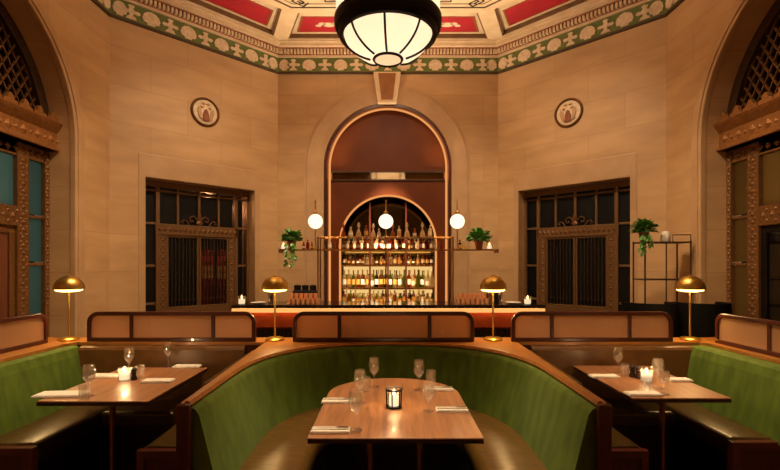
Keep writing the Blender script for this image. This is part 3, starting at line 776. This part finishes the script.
# ------------------------------------------------------------------ centre booth
BCX = .03
def upath(a, y0, ys, b, n=40, ex=2.35):
    """open path round the U from the left front, outward normals"""
    pts = []
    for k in range(6): pts.append((-a, y0+(ys-y0)*k/6))
    for k in range(n+1):
        g = PI - PI*k/n; c, s = math.cos(g), math.sin(g)
        pts.append((a*math.copysign(abs(c)**(2/ex), c), ys+b*abs(s)**(2/ex)))
    for k in range(1,7): pts.append((a, ys+(y0-ys)*k/6))
    # resample evenly
    d = [0]
    for p, q in zip(pts, pts[1:]): d.append(d[-1]+math.dist(p,q))
    m = 72; res = []
    for k in range(m+1):
        g = d[-1]*k/m; i = 0
        while i < len(d)-2 and d[i+1] < g: i += 1
        w = (g-d[i])/max(1e-9,(d[i+1]-d[i])); res.append((pts[i][0]+(pts[i+1][0]-pts[i][0])*w, pts[i][1]+(pts[i+1][1]-pts[i][1])*w))
    out = []
    for k, (x, y) in enumerate(res):
        p = res[max(k-1,0)]; q = res[min(k+1,m)]; tx, ty = q[0]-p[0], q[1]-p[1]; l = math.hypot(tx,ty)
        out.append((x, y, -ty/l, tx/l))
    return out
U = upath(1.02, 2.30, 2.95, 1.09)
cbo = thing('curved_booth', 'horseshoe booth with green velvet back and wooden ledge in the centre', 'booth', (BCX,0,0))
MB().sweep(U, [(-.135,.42),(-.115,.50),(-.05,.76),(-.02,.88),(.0,.908),(.025,.919),(.05,.919),(.05,.42)]).build('back_cushion', M['velvet'], cbo, smooth=50)
MB().sweep(U, [(-.50,.33),(-.51,.40),(-.495,.445),(-.46,.465),(-.30,.475),(-.12,.462),(-.12,.33)]).build('seat', M['litleather'], cbo, smooth=60)
MB().sweep(U, [(-.46,0),(-.46,.33),(-.10,.33),(-.10,0)]).build('seat_base', M['darkwood'], cbo)
inner = [(x+nx*.045, y+ny*.045) for x,y,nx,ny in U]
led_poly = [(-1.09,2.26),(-1.16,4.36),(1.16,4.36),(1.09,2.26)] + [(inner[-1][0],2.26)] + inner[::-1] + [(inner[0][0],2.26)]
MB().prism(led_poly, .92, .945).build('ledge', M['oak'], cbo)
led_e = MB(); led_e.sweep(U, [(.035,.914),(.02,.93),(.03,.95),(.05,.951),(.06,.94),(.06,.914)]); led_e.build('ledge_edge', M['oak'], cbo, smooth=50)
for s in (-1,1):
    MB().prism([(s*1.08,2.27),(s*1.15,4.35),(s*1.12,4.35),(s*1.05,2.27)], 0, .92).build('side_panel', M['redwood'], cbo)
    e = MB(); a, b = sorted((s*1.03, s*1.10)); e.box(a,b,2.255,2.29,0,.945); e.build('end_panel', M['redwood'], cbo, bevel=.008)
    a, b = sorted((s*.52, s*1.03)); MB().box(a,b,2.285,2.30,0,.33).build('seat_end', M['redwood'], cbo)
MB().box(-1.12,1.12,4.33,4.35,0,.92).build('rear_panel', M['redwood'], cbo)

# ------------------------------------------------------------------ side booths
def mirror_mb(s, mb):
    if s > 0: mb.v = [(x,y,z) for x,y,z in mb.v]
    else: mb.v = [(-x,y,z) for x,y,z in mb.v]
    return mb
for s, sd in ((-1,'left'),(1,'right')):
    t = thing('banquette', f'{sd} banquette with green velvet side back and dark leather seat along the {sd} wall', 'banquette', (0,0,0), 0, 'side banquettes')
    xi = 1.132 if s < 0 else 1.194
    ys = 2.97 if s < 0 else 3.07; cx = 0 if s < 0 else -.06
    def P(name, m, mb, **k): return mirror_mb(s, mb).build(name, m, t, **k)
    P('back_cushion', M['velvet'], MB().prism([(2.70+cx,.42),(2.79+cx,.84),(2.815+cx,.905),(2.84+cx,.92),(2.90,.92),(2.90,.42)], ys-.05, 4.09, 'xz'), bevel=.018, segs=3)
    P('seat', M['leather'], MB().prism([(2.345,.33),(2.335,.40),(2.35,.445),(2.385,.462),(2.72,.455),(2.72,.33)], ys+.021, 4.02, 'xz'), smooth=50, bevel=.01)
    P('seat_base', M['darkwood'], MB().box(2.40,2.9,ys+.02,4.02,0,.33))
    ef = MB(); ef.ring([(2.335,0),(2.90,0),(2.90,.448),(2.335,.448)], [(2.395,.05),(2.85,.05),(2.85,.395),(2.395,.395)], ys-.035, ys+.02, 'xz'); P('end_frame', M['redwood'], ef, bevel=.005)
    P('end_infill', M['redwood'], MB().box(2.39,2.86,ys-.012,ys+.01,.04,.40))
    P('rear_back', M['olive'], MB().prism([(4.00,.30),(4.045,.88),(4.06,.905),(4.10,.918),(4.10,.30)], 1.30, 2.80, 'yz'), bevel=.006)
    P('rear_seat', M['leather'], MB().box(1.75,2.33,3.62,4.02,.33,.46), bevel=.03, segs=3)
    P('rear_seat_base', M['darkwood'], MB().box(1.75,2.33,3.68,4.02,0,.33))
    P('ledge', M['oak'], MB().prism([(xi,4.095),(2.84,4.095),(2.89,4.02),(2.89,2.92),(3.36,2.92),(3.36,4.36),(xi,4.36)], .92, .945))
    P('ledge_panel', M['redwood'], MB().prism([(xi+.01,4.10),(2.905,4.10),(2.905,2.94),(3.34,2.94),(3.34,4.35),(xi+.01,4.35)], 0, .92))
    # inner bench against the centre booth
    t = thing('bench', f'dark leather bench between the {sd} table and the centre booth', 'bench', (0,0,0), 0, 'inner benches')
    off = .03*s   # follow the centre booth's offset
    def Q(name, m, mb, **k):
        mirror_mb(s, mb); mb.v = [(x+.03,y,z) for x,y,z in mb.v]; return mb.build(name, m, t, **k)
    Q('bench_back', M['leather'], MB().prism([(1.11,2.86),(1.22,2.86),(1.24,3.98),(1.145,3.98)], .33, .90), bevel=.025, segs=3)
    Q('bench_seat', M['leather'], MB().prism([(1.245,.33),(1.245,.452),(1.60,.46),(1.645,.44),(1.66,.40),(1.65,.33)], 2.946, 3.60, 'xz'), smooth=50)
    Q('bench_base', M['darkwood'], MB().box(1.18,1.60,2.95,3.60,0,.33))
    ef = MB(); ef.ring([(1.17,0),(1.66,0),(1.66,.448),(1.17,.448)], [(1.21,.05),(1.61,.05),(1.61,.395),(1.21,.395)], 2.90, 2.945, 'xz'); Q('end_frame', M['redwood'], ef, bevel=.005)
    Q('end_infill', M['redwood'], MB().box(1.2,1.62,2.912,2.93,.04,.40))

# ------------------------------------------------------------------ fluted glass screens on the ledges
def screen(label, loc, rz, w, divs, roundl, roundr, group='fluted glass screens'):
    """local x along the screen from 0 to w"""
    t = thing('glass_screen', label, 'screen', loc, rz, group)
    h, r, bw = .275, .10, .036
    def outline(i):
        rr = max(r-i,.01); n = 8
        L = [(i,i)] + (arc(r, h-r, rr, PI, PI/2, n) if roundl else [(i,h-i)]*(n+1))
        return L + (arc(w-r, h-r, rr, PI/2, 0, n) if roundr else [(w-i,h-i)]*(n+1)) + [(w-i,i)]
    MB().ring(outline(0), outline(bw), -.02, .02, 'xz').build('screen_frame', M['framewood'], t, bevel=.006)
    xs = [0]+divs+[w]
    for d in divs: MB().box(d-.017,d+.017,-.017,.017,bw*.8,h-bw*.8).build('screen_divider', M['framewood'], t, bevel=.005)
    for k in range(len(xs)-1):
        a = xs[k]+(bw-.008 if k == 0 else .013); b = xs[k+1]-(bw-.008 if k == len(xs)-2 else .013)
        z1 = h-bw+.006; n = 8; q = r-bw+.008
        poly = [(a,bw-.008)] + (arc(a+q, z1-q, q, PI, PI/2, n) if (k == 0 and roundl) else [(a,z1)])
        poly += (arc(b-q, z1-q, q, PI/2, 0, n) if (k == len(xs)-2 and roundr) else [(b,z1)]) + [(b,bw-.008)]
        MB().prism(poly, -.006, .006, 'xz').build('glass_pane', M['fluted'], t)
    return t
YS, ZL = 4.13, .946
def sx(px): return (px-388)/F*YS
screen('long fluted glass screen behind the left table', (sx(88),YS,ZL), 0, sx(256)-sx(88), [sx(132)-sx(88), sx(213.5)-sx(88)], True, True)
screen('fluted glass screen directly behind the curved green booth', (sx(293),YS,ZL), 0, sx(474)-sx(293), [sx(339.5)-sx(293), sx(429.5)-sx(293)], True, True)
screen('long fluted glass screen behind the right table', (sx(511),YS,ZL), 0, sx(672)-sx(511), [sx(551.5)-sx(511), sx(629)-sx(511)], True, True)
screen('fluted glass screen above the left banquette at the photo edge', (-3.09,2.95,ZL), PI/2, 1.10, [.55], False, True)
screen('fluted glass screen above the right banquette at the photo edge', (2.98,4.06,ZL), -PI/2, 1.13, [.57], True, False)

# ------------------------------------------------------------------ brass mushroom lamps
for k, (px, lab) in enumerate(((69,'brass dome lamp beside the left wall arch, leftmost of four'),(275,'brass dome lamp at the left corner of the curved booth'),(493,'brass dome lamp at the right corner of the curved booth'),(690,'brass dome lamp in front of the metal plant stand, rightmost of four'))):
    t = thing('table_lamp', lab, 'lamp', ((px-388)/F*4.21, 4.21, ZL+.001), 0, 'brass dome lamps')
    MB().lathe([(.001,0),(.085,.001),(.088,.012),(.075,.022),(.02,.03),(.001,.03)], 28).build('lamp_base', M['brass'], t, smooth=40)
    MB().tube([(0,0,.02),(0,0,.50)], .0085, 10).build('stem', M['brass'], t, smooth=60)
    dome = [(.126*math.cos(a), .475+.128*math.sin(a)) for a in [PI/2*j/12 for j in range(12)]]+[(.001,.603)]
    inn = [(.001,.595)]+[(.120*math.cos(a), .475+.120*math.sin(a)) for a in [PI/2*(12-j)/12 for j in range(1,13)]]
    MB().lathe(dome+inn+[dome[0]], 36).build('lamp_shade', M['brass'], t, smooth=40)
    MB().lathe([(.001,.450),(.06,.452),(.10,.460),(.116,.476)], 28).build('diffuser', M['lampglow'], t, smooth=60)
    MB().lathe([(.001,.600),(.010,.603),(.008,.613),(.001,.617)], 12).build('finial', M['brass'], t, smooth=60)
    l = bpy.data.lights.new('lamp_bulb','POINT'); l.energy = 5; l.color = (1,.62,.25); l.shadow_soft_size = .05
    lo = bpy.data.objects.new('lamp_bulb', l); C.objects.link(lo); lo.location = (0,-.0,.41); lo.parent = t

# ------------------------------------------------------------------ tables
TCX = .04
tb = thing('dining_table', 'walnut dining table with rounded far end inside the curved booth', 'table', (TCX,2.9,0))
top = [(-.46,-.57),(.46,-.57)] + arc(0, .25, .46, 0, PI, 28, .42)
MB().prism(top, .739, .75).build('tabletop', M['table'], tb, bevel=.004)
MB().prism([(x*.997,y*.997) for x,y in top], .720, .7388).build('top_underside', M['tableedge'], tb)
for x in (-.15,.15): MB().tube([(x,-.18,.02),(x,-.18,.72)], .022, 12).build('column', M['brassdk'], tb, smooth=60)
MB().box(-.28,.28,-.38,.24,0,.02).build('base_plate', M['iron'], tb, bevel=.006)
MB().box(-.2,.2,-.24,-.12,.70,.72).build('bracket', M['iron'], tb)
for s, sd in ((-1,'left'),(1,'right')):
    tb = thing('dining_table', f'rectangular walnut table set for four in the {sd} side booth', 'table', ((-1.955 if s < 0 else 1.99),3.50 if s < 0 else 3.57,0), 0, 'side booth tables')
    hw_ = .37 if s < 0 else .335
    MB().box(-hw_,hw_,-.54,.44,.739,.75).build('tabletop', M['table'], tb, bevel=.004)
    MB().box(-hw_+.001,hw_-.001,-.539,.439,.718,.7388).build('top_underside', M['tableedge'], tb)
    MB().tube([(0,-.32,.02),(0,-.32,.718)], .02, 12).build('column', M['brassdk'], tb, smooth=60)
    MB().box(-.22,.22,-.50,-.14,0,.02).build('base_plate', M['iron'], tb, bevel=.006)

# tableware ---------------------------------------------------------------
ZT = .751
GP = {'wine':[(.001,0),(.036,.001),(.034,.004),(.006,.009),(.004,.02),(.004,.085),(.012,.095),(.033,.12),(.041,.15),(.038,.185),(.033,.215),(.0318,.215),(.0365,.185),(.0395,.15),(.0315,.122),(.011,.098),(.001,.096)],
      'goblet':[(.001,0),(.034,.001),(.032,.004),(.006,.009),(.005,.02),(.005,.06),(.014,.068),(.032,.09),(.036,.12),(.033,.165),(.0318,.165),(.0345,.12),(.0305,.092),(.012,.071),(.001,.069)],
      'water':[(.001,0),(.03,.001),(.034,.10),(.0325,.10),(.0285,.008),(.001,.008)]}
GMESH = {}
for k, pr in GP.items():
    GMESH[k] = MB().lathe(pr, 24).mesh('glassware', 50); GMESH[k].materials.append(M['clear'])
GN = {'wine':'wine_glass','goblet':'goblet','water':'water_glass'}
def put_glass(kind, px, py, label, group):
    x, y = onplane(px, py, ZT)
    o = bpy.data.objects.new(GN[kind], GMESH[kind]); C.objects.link(o); o.location = (x,y,ZT)
    tag(o, label, 'glass', group); return o
NAP = None
def napkin(px0, px1, py, depth, label, group, rz=0):
    global NAP
    if NAP is None:
        b = MB(); n = 10
        for j, (w, d, z0, z1) in enumerate(((.105,.04,0,.006),(.1035,.039,.0062,.012),(.098,.037,.0122,.016))):
            b.box(-w, w, -d, d, z0, z1)
        NAP = b.build('napkin', M['linen'], bevel=.0025).data
        bpy.data.objects.remove(bpy.data.objects['napkin'])
    xa, y = onplane(px0, py, ZT+.008); xb, _ = onplane(px1, py, ZT+.008)
    o = bpy.data.objects.new('napkin', NAP); C.objects.link(o); o.location = ((xa+xb)/2, y, ZT)
    o.scale = ((xb-xa)/.21, depth, 1); o.rotation_euler.z = rz
    m = o.modifiers.new('bevel','BEVEL'); m.width = .003; m.segments = 2
    tag(o, label, 'napkin', group); return o
gc, gl, gr = 'glasses on the centre table','glasses on the left table','glasses on the right table'
put_glass('wine', 356, 430, 'wine glass at the front left of the centre table', gc)
put_glass('wine', 360, 403, 'wine glass left of the candle on the centre table, in front of two others', gc)
put_glass('wine', 374, 387, 'tall wine glass behind and left of the candle on the centre table', gc)
put_glass('water', 366, 391, 'short water glass beside the rear left wine glass on the centre table', gc)
put_glass('goblet', 428, 411, 'small goblet at the front right of the centre table', gc)
put_glass('wine', 419, 390, 'tall wine glass behind and right of the candle on the centre table', gc)
put_glass('goblet', 431, 394, 'small goblet beside the rear right wine glass on the centre table', gc)
put_glass('wine', 89, 396, 'wine glass at the front of the left table', gl)
put_glass('water', 84, 399, 'short water glass at the front left corner of the left table', gl)
put_glass('wine', 129, 374, 'wine glass just behind the candle on the left table', gl)
put_glass('wine', 168, 367, 'wine glass at the far right of the left table', gl)
put_glass('water', 140, 378, 'short water glass right of the candle on the left table', gl)
put_glass('wine', 618, 373, 'wine glass at the far left of the right table', gr)
put_glass('wine', 658, 388, 'wine glass right of the candle on the right table', gr)
put_glass('goblet', 664, 394, 'goblet at the front right of the right table', gr)
put_glass('water', 646, 391, 'short water glass in front of the candle on the right table', gr)
put_glass('water', 625, 376, 'short water glass left of the dark shakers on the right table', gr)
nc, nl, nr = 'napkins on the centre table','napkins on the left table','napkins on the right table'
cn = [napkin(311,350,430,1.0,'folded white napkin at the front left of the centre table',nc), napkin(322,355,400.5,1.1,'folded white napkin at the rear left of the centre table',nc),
      napkin(436,468,409.5,1.0,'folded white napkin at the front right of the centre table',nc), napkin(425,453,388.5,1.0,'folded white napkin at the rear right of the centre table',nc)]
napkin(38,84,394,1.6,'folded white napkin at the front left of the left table',nl,.05)
napkin(92,120,375.5,1.3,'folded white napkin on the far left side of the left table',nl)
napkin(143,173,380.5,1.2,'folded white napkin at the right edge of the left table',nl)
napkin(174,200,366,1.2,'folded white napkin at the far right corner of the left table',nl)
napkin(626,660,393.5,1.1,'folded white napkin at the front left of the right table',nr)
napkin(590,618,376,1.1,'folded white napkin at the far left edge of the right table',nr)
napkin(668,690,379.5,1.1,'folded white napkin at the right edge of the right table',nr)
def fork():
    b = MB(); b.box(-.095,.02,-.0035,.0035,0,.003); b.prism([(.02,-.0035),(.045,-.011),(.055,-.011),(.055,.011),(.045,.011),(.02,.0035)],0,.003)
    for k in range(4): b.box(.055,.095,-.011+k*.0062,-.0076+k*.0062,0,.003)
    return b
def knife():
    return MB().prism([(-.10,-.005),(-.01,-.005),(0,-.008),(.08,-.009),(.10,.0),(.098,.004),(-.10,.005)],0,.003)
FM = fork().mesh('fork'); FM.materials.append(M['steel']); KM = knife().mesh('knife'); KM.materials.append(M['steel'])
for o, pl in zip(cn, ('front left','rear left','front right','rear right')):
    for me, nm, dy in ((FM,'fork',.015),(KM,'knife',-.015)):
        c = bpy.data.objects.new(nm, me); C.objects.link(c); c.location = (o.location.x, o.location.y+dy, ZT+.0165)
        c.scale = (min(1, o.scale.x),1,1)
        tag(c, f'steel {nm} lying on the {pl} napkin of the centre table', nm, 'cutlery on the centre table')
# candles on the tables
def candle_light(t, z):
    l = bpy.data.lights.new('candle_light','POINT'); l.energy = 1.2; l.color = (1,.62,.28); l.shadow_soft_size = .012
    o = bpy.data.objects.new('candle_light', l); C.objects.link(o); o.location = (0,0,z); o.parent = t
def lantern_candle(label, px, py, s):
    x, y = onplane(px, py, ZT)
    t = thing('candle_holder', label, 'candle', (x,y,ZT), 0, 'table candles')
    MB().lathe([(.001,0),(.048*s,.001),(.05*s,.008),(.001,.01)], 20).build('holder_base', M['iron'], t, smooth=40)
    for k in range(6):
        a = 2*PI*k/6+.26; MB().tube([(.046*s*math.cos(a),.046*s*math.sin(a),.005),(.05*s*math.cos(a),.05*s*math.sin(a),.115*s)], .0045*s, 6).build('holder_bar', M['iron'], t)
    MB().lathe([(.047*s,.108*s),(.054*s,.108*s),(.054*s,.12*s),(.047*s,.12*s),(.047*s,.108*s)], 24).build('holder_rim', M['iron'], t, smooth=40)
    MB().lathe([(.034*s,.012),(.036*s,.10*s)], 20).build('glass_cup', M['clear'], t, smooth=60)
    MB().lathe([(.001,.012),(.032*s,.012),(.032*s,.07*s),(.001,.07*s)], 18).build('candle', M['candleglow'], t, smooth=40)
    MB().lathe([(.001,.07*s),(.009*s,.085*s),(.001,.115*s)], 8).build('flame', M['flame'], t, smooth=60)
    candle_light(t, .135*s)
lantern_candle('lit candle in a dark barred holder in the middle of the centre table', 394, 407, 1.0)
for nm, px, py, s in (('left',124.5,380,1.1),('right',646.5,381.5,1.1)):
    x, y = onplane(px, py, ZT); candle_light(votive('candle_holder', f'lit candle in a glass cup on the {nm} table', (x,y,ZT), s, 'table candles'), .11)
def shaker(label, px, py):
    x, y = onplane(px, py, ZT); t = thing('pepper_mill', label, 'mill', (x,y,ZT), 0, 'mills on the side tables')
    MB().lathe([(.001,0),(.024,.001),(.024,.02),(.017,.04),(.022,.065),(.001,.068)], 16).build('mill_body', M['darkwood'], t, smooth=40)
    MB().lathe([(.001,.068),(.02,.07),(.024,.085),(.014,.10),(.001,.102)], 16).build('mill_head', M['darkwood'], t, smooth=40)
shaker('dark pepper mill just right of the candle on the left table', 134, 380)
shaker('dark mill farther left of the candle on the right table', 632.5, 377)
shaker('dark mill right next to the candle on the right table', 638.5, 378.5)

# ------------------------------------------------------------------ metal plant stand and chairs at the right
t = thing('plant_stand', 'open dark metal plant stand with thin posts beside the right pier', 'stand', (3.43,5.62,0))
for x in (-.28,.28):
    for y in (-.13,.13): MB().tube([(x,y,0),(x,y,1.95)], .010, 8).build('stand_post', M['bronzedk'], t, smooth=60)
for z in (.35,1.14,1.47,1.93):
    sh = MB(); sh.box(-.29,.29,-.14,.14,z-.008,z+.008); sh.build('stand_shelf', M['bronzedk'], t)
for x in (-.02,): MB().tube([(x,-.13,.35),(x,-.13,1.93)], .008, 8).build('stand_post', M['bronzedk'], t, smooth=60)
MB().tube([(.06,-.13,1.93),(.06,-.13,2.02),(.28,-.13,2.02),(.28,-.13,1.93)], .007, 8).build('top_rail', M['bronzedk'], t, smooth=60)
plant('leafy green plant on top of the metal plant stand', (3.20,5.60,1.939), .12, .14, [(-.10,-.15,-.14),(-.13,-.15,-.08),(-.05,-.16,-.06)], None, 280)
o = MB().lathe([(.001,0),(.05,.001),(.058,.03),(.055,.11),(.045,.13),(.04,.13),(.05,.1),(.001,.02)], 20).build('jar', M['whitepot'], smooth=40); o.location = (3.47,5.60,1.939)
tag(o, 'pale ceramic jar right of the plant on the metal plant stand', 'jar')
for k, (x, lab) in enumerate(((2.88,'black upholstered tub chair in front of the metal plant stand, left one'),(3.45,'black upholstered tub chair beside the right pier, half behind a lamp'))):
    t = thing('tub_chair', lab, 'chair', (x,4.95,0), 0, 'black tub chairs')
    def cyl(r, a0, a1, n=20): return [(r*math.cos(a0+(a1-a0)*q/n), r*math.sin(a0+(a1-a0)*q/n), -math.cos(a0+(a1-a0)*q/n)*-1, math.sin(a0+(a1-a0)*q/n)) for q in range(n+1)]
    MB().sweep(cyl(.22, -PI*1.1, PI*.1), [(-.02,.30),(-.02,1.17),(.01,1.24),(.05,1.24),(.06,1.17),(.05,.30)]).build('backrest', M['black'], t, smooth=50)
    MB().lathe([(.001,.30),(.2,.30),(.205,.42),(.18,.46),(.001,.47)], 24).build('seat', M['black'], t, smooth=50)
    for a in range(4):
        g = PI/4+a*PI/2; MB().tube([(.16*math.cos(g),.16*math.sin(g),.31),(.19*math.cos(g),.19*math.sin(g),0)], [.018,.012], 8).build('leg', M['darkwood'], t, smooth=60)

# ------------------------------------------------------------------ lights
def area(name, loc, rot, size, e, col, sy=None):
    l = bpy.data.lights.new(name,'AREA'); l.energy = e; l.color = col; l.size = size
    if sy: l.shape = 'RECTANGLE'; l.size_y = sy
    o = bpy.data.objects.new(name, l); C.objects.link(o); o.location = loc; o.rotation_euler = rot; return o
def spot(name, loc, tgt, e, ang, col, blend=.6, r=.06):
    l = bpy.data.lights.new(name,'SPOT'); l.energy = e; l.color = col; l.spot_size = math.radians(ang); l.spot_blend = blend; l.shadow_soft_size = r
    o = bpy.data.objects.new(name, l); C.objects.link(o); o.location = loc
    o.rotation_euler = (Vector(tgt)-Vector(loc)).to_track_quat('-Z','Y').to_euler(); return o
WARM = (1,.74,.49)
K = .53
# unseen spots over the tables, and an added spot ring brightening the walls
spot('unseen_spot', (.1,3.0,5.4), (.04,2.8,.75), 480, 30, WARM)
spot('unseen_spot', (0,6.3,5.4), (0,8.35,1.45), 2200, 24, WARM, .8)  # unseen spot added to brighten the back bar bottles
for x in (-1.25,1.25): spot('unseen_spot', (x,5.4,5.4), (x*.95,6.3,1.2), 220, 22, WARM, .8)  # unseen pair added to lift both ends of the counter
spot('unseen_spot', (-1.2,2.4,5.4), (-1.9,3.5,.75), 180, 30, WARM)
spot('unseen_spot', (1.2,2.4,5.4), (1.95,3.5,.75), 180, 30, WARM)
for k in range(8):
    a = Vector(COR[k]); b = Vector(COR[(k+1)%8]); mid = (a+b)/2; cen = Vector((0,3.75))
    dd = (mid-cen).normalized(); p = cen + dd*1.5
    spot('wall_fill_spot', (p.x,p.y,5.5), (mid.x,mid.y,1.5), 330*K*(.3 if k in (3,4,5) else 1.4 if k in (2,6) else 1.1), 84, WARM, 1.0, .15)  # added wall fill, no fitting modelled
for z, e in ((3.77,2.2),(4.3,8)):
    l = bpy.data.lights.new('lantern_bulb','POINT'); l.energy = e; l.color = (1,.84,.64); l.shadow_soft_size = .08
    o = bpy.data.objects.new('lantern_bulb', l); C.objects.link(o); o.location = (LX,LY,z)
for s in (-1,1):     # unseen spots added above the doors to brighten the ceiling
    spot('ceiling_fill_spot', (s*3.75,3.9,3.5), (s*1.2,5.2,5.6), 330, 80, WARM, 1.0, .1)
spot('ceiling_fill_spot', (-.9,7.93,3.0), (-1.0,6.6,5.6), 110, 110, WARM, 1.0, .1); spot('ceiling_fill_spot', (.9,7.93,3.0), (1.0,6.6,5.6), 110, 110, WARM, 1.0, .1)  # two more unseen spots added for the ceiling near the bar
# unseen area lamps added to light the door panes from behind
area('left_pane_fill', (-5.0,3.9,1.9), (0,-PI/2,0), 2.6, 11, (1,.93,.85), 2.4)
area('right_pane_fill', (5.0,3.9,1.9), (0,PI/2,0), 2.6, 16, (1,.78,.5), 2.4)
# unseen point lamp added to light the red kiosk fronts
l = bpy.data.lights.new('kiosk_fill','POINT'); l.energy = 110; l.color = (1,.5,.3); o = bpy.data.objects.new('kiosk_fill', l); C.objects.link(o); o.location = (-3.3,8.2,2.7)
w = bpy.data.worlds.new('world'); bpy.context.scene.world = w; w.use_nodes = True
w.node_tree.nodes['Background'].inputs[0].default_value = (.02,.015,.01,1); w.node_tree.nodes['Background'].inputs[1].default_value = .25

# ------------------------------------------------------------------ camera
cam = bpy.data.cameras.new('camera'); co = bpy.data.objects.new('camera', cam); C.objects.link(co)
co.location = (0,0,H); co.rotation_euler = (PI/2,0,0)
cam.sensor_fit = 'HORIZONTAL'; cam.sensor_width = 36; cam.lens = F/780*36
cam.shift_x = 2/780; cam.shift_y = 30/780; cam.clip_start = .05
sc = bpy.context.scene; sc.camera = co
sc.view_settings.view_transform = 'Standard'; sc.view_settings.look = 'None'; sc.view_settings.gamma = 1
sc.view_settings.use_curve_mapping = False
sc.view_settings.exposure = 1.27
sc.cycles.use_denoising = True
sc.cycles.max_bounces = 8; sc.cycles.transparent_max_bounces = 24
sc.cycles.sample_clamp_indirect = 6
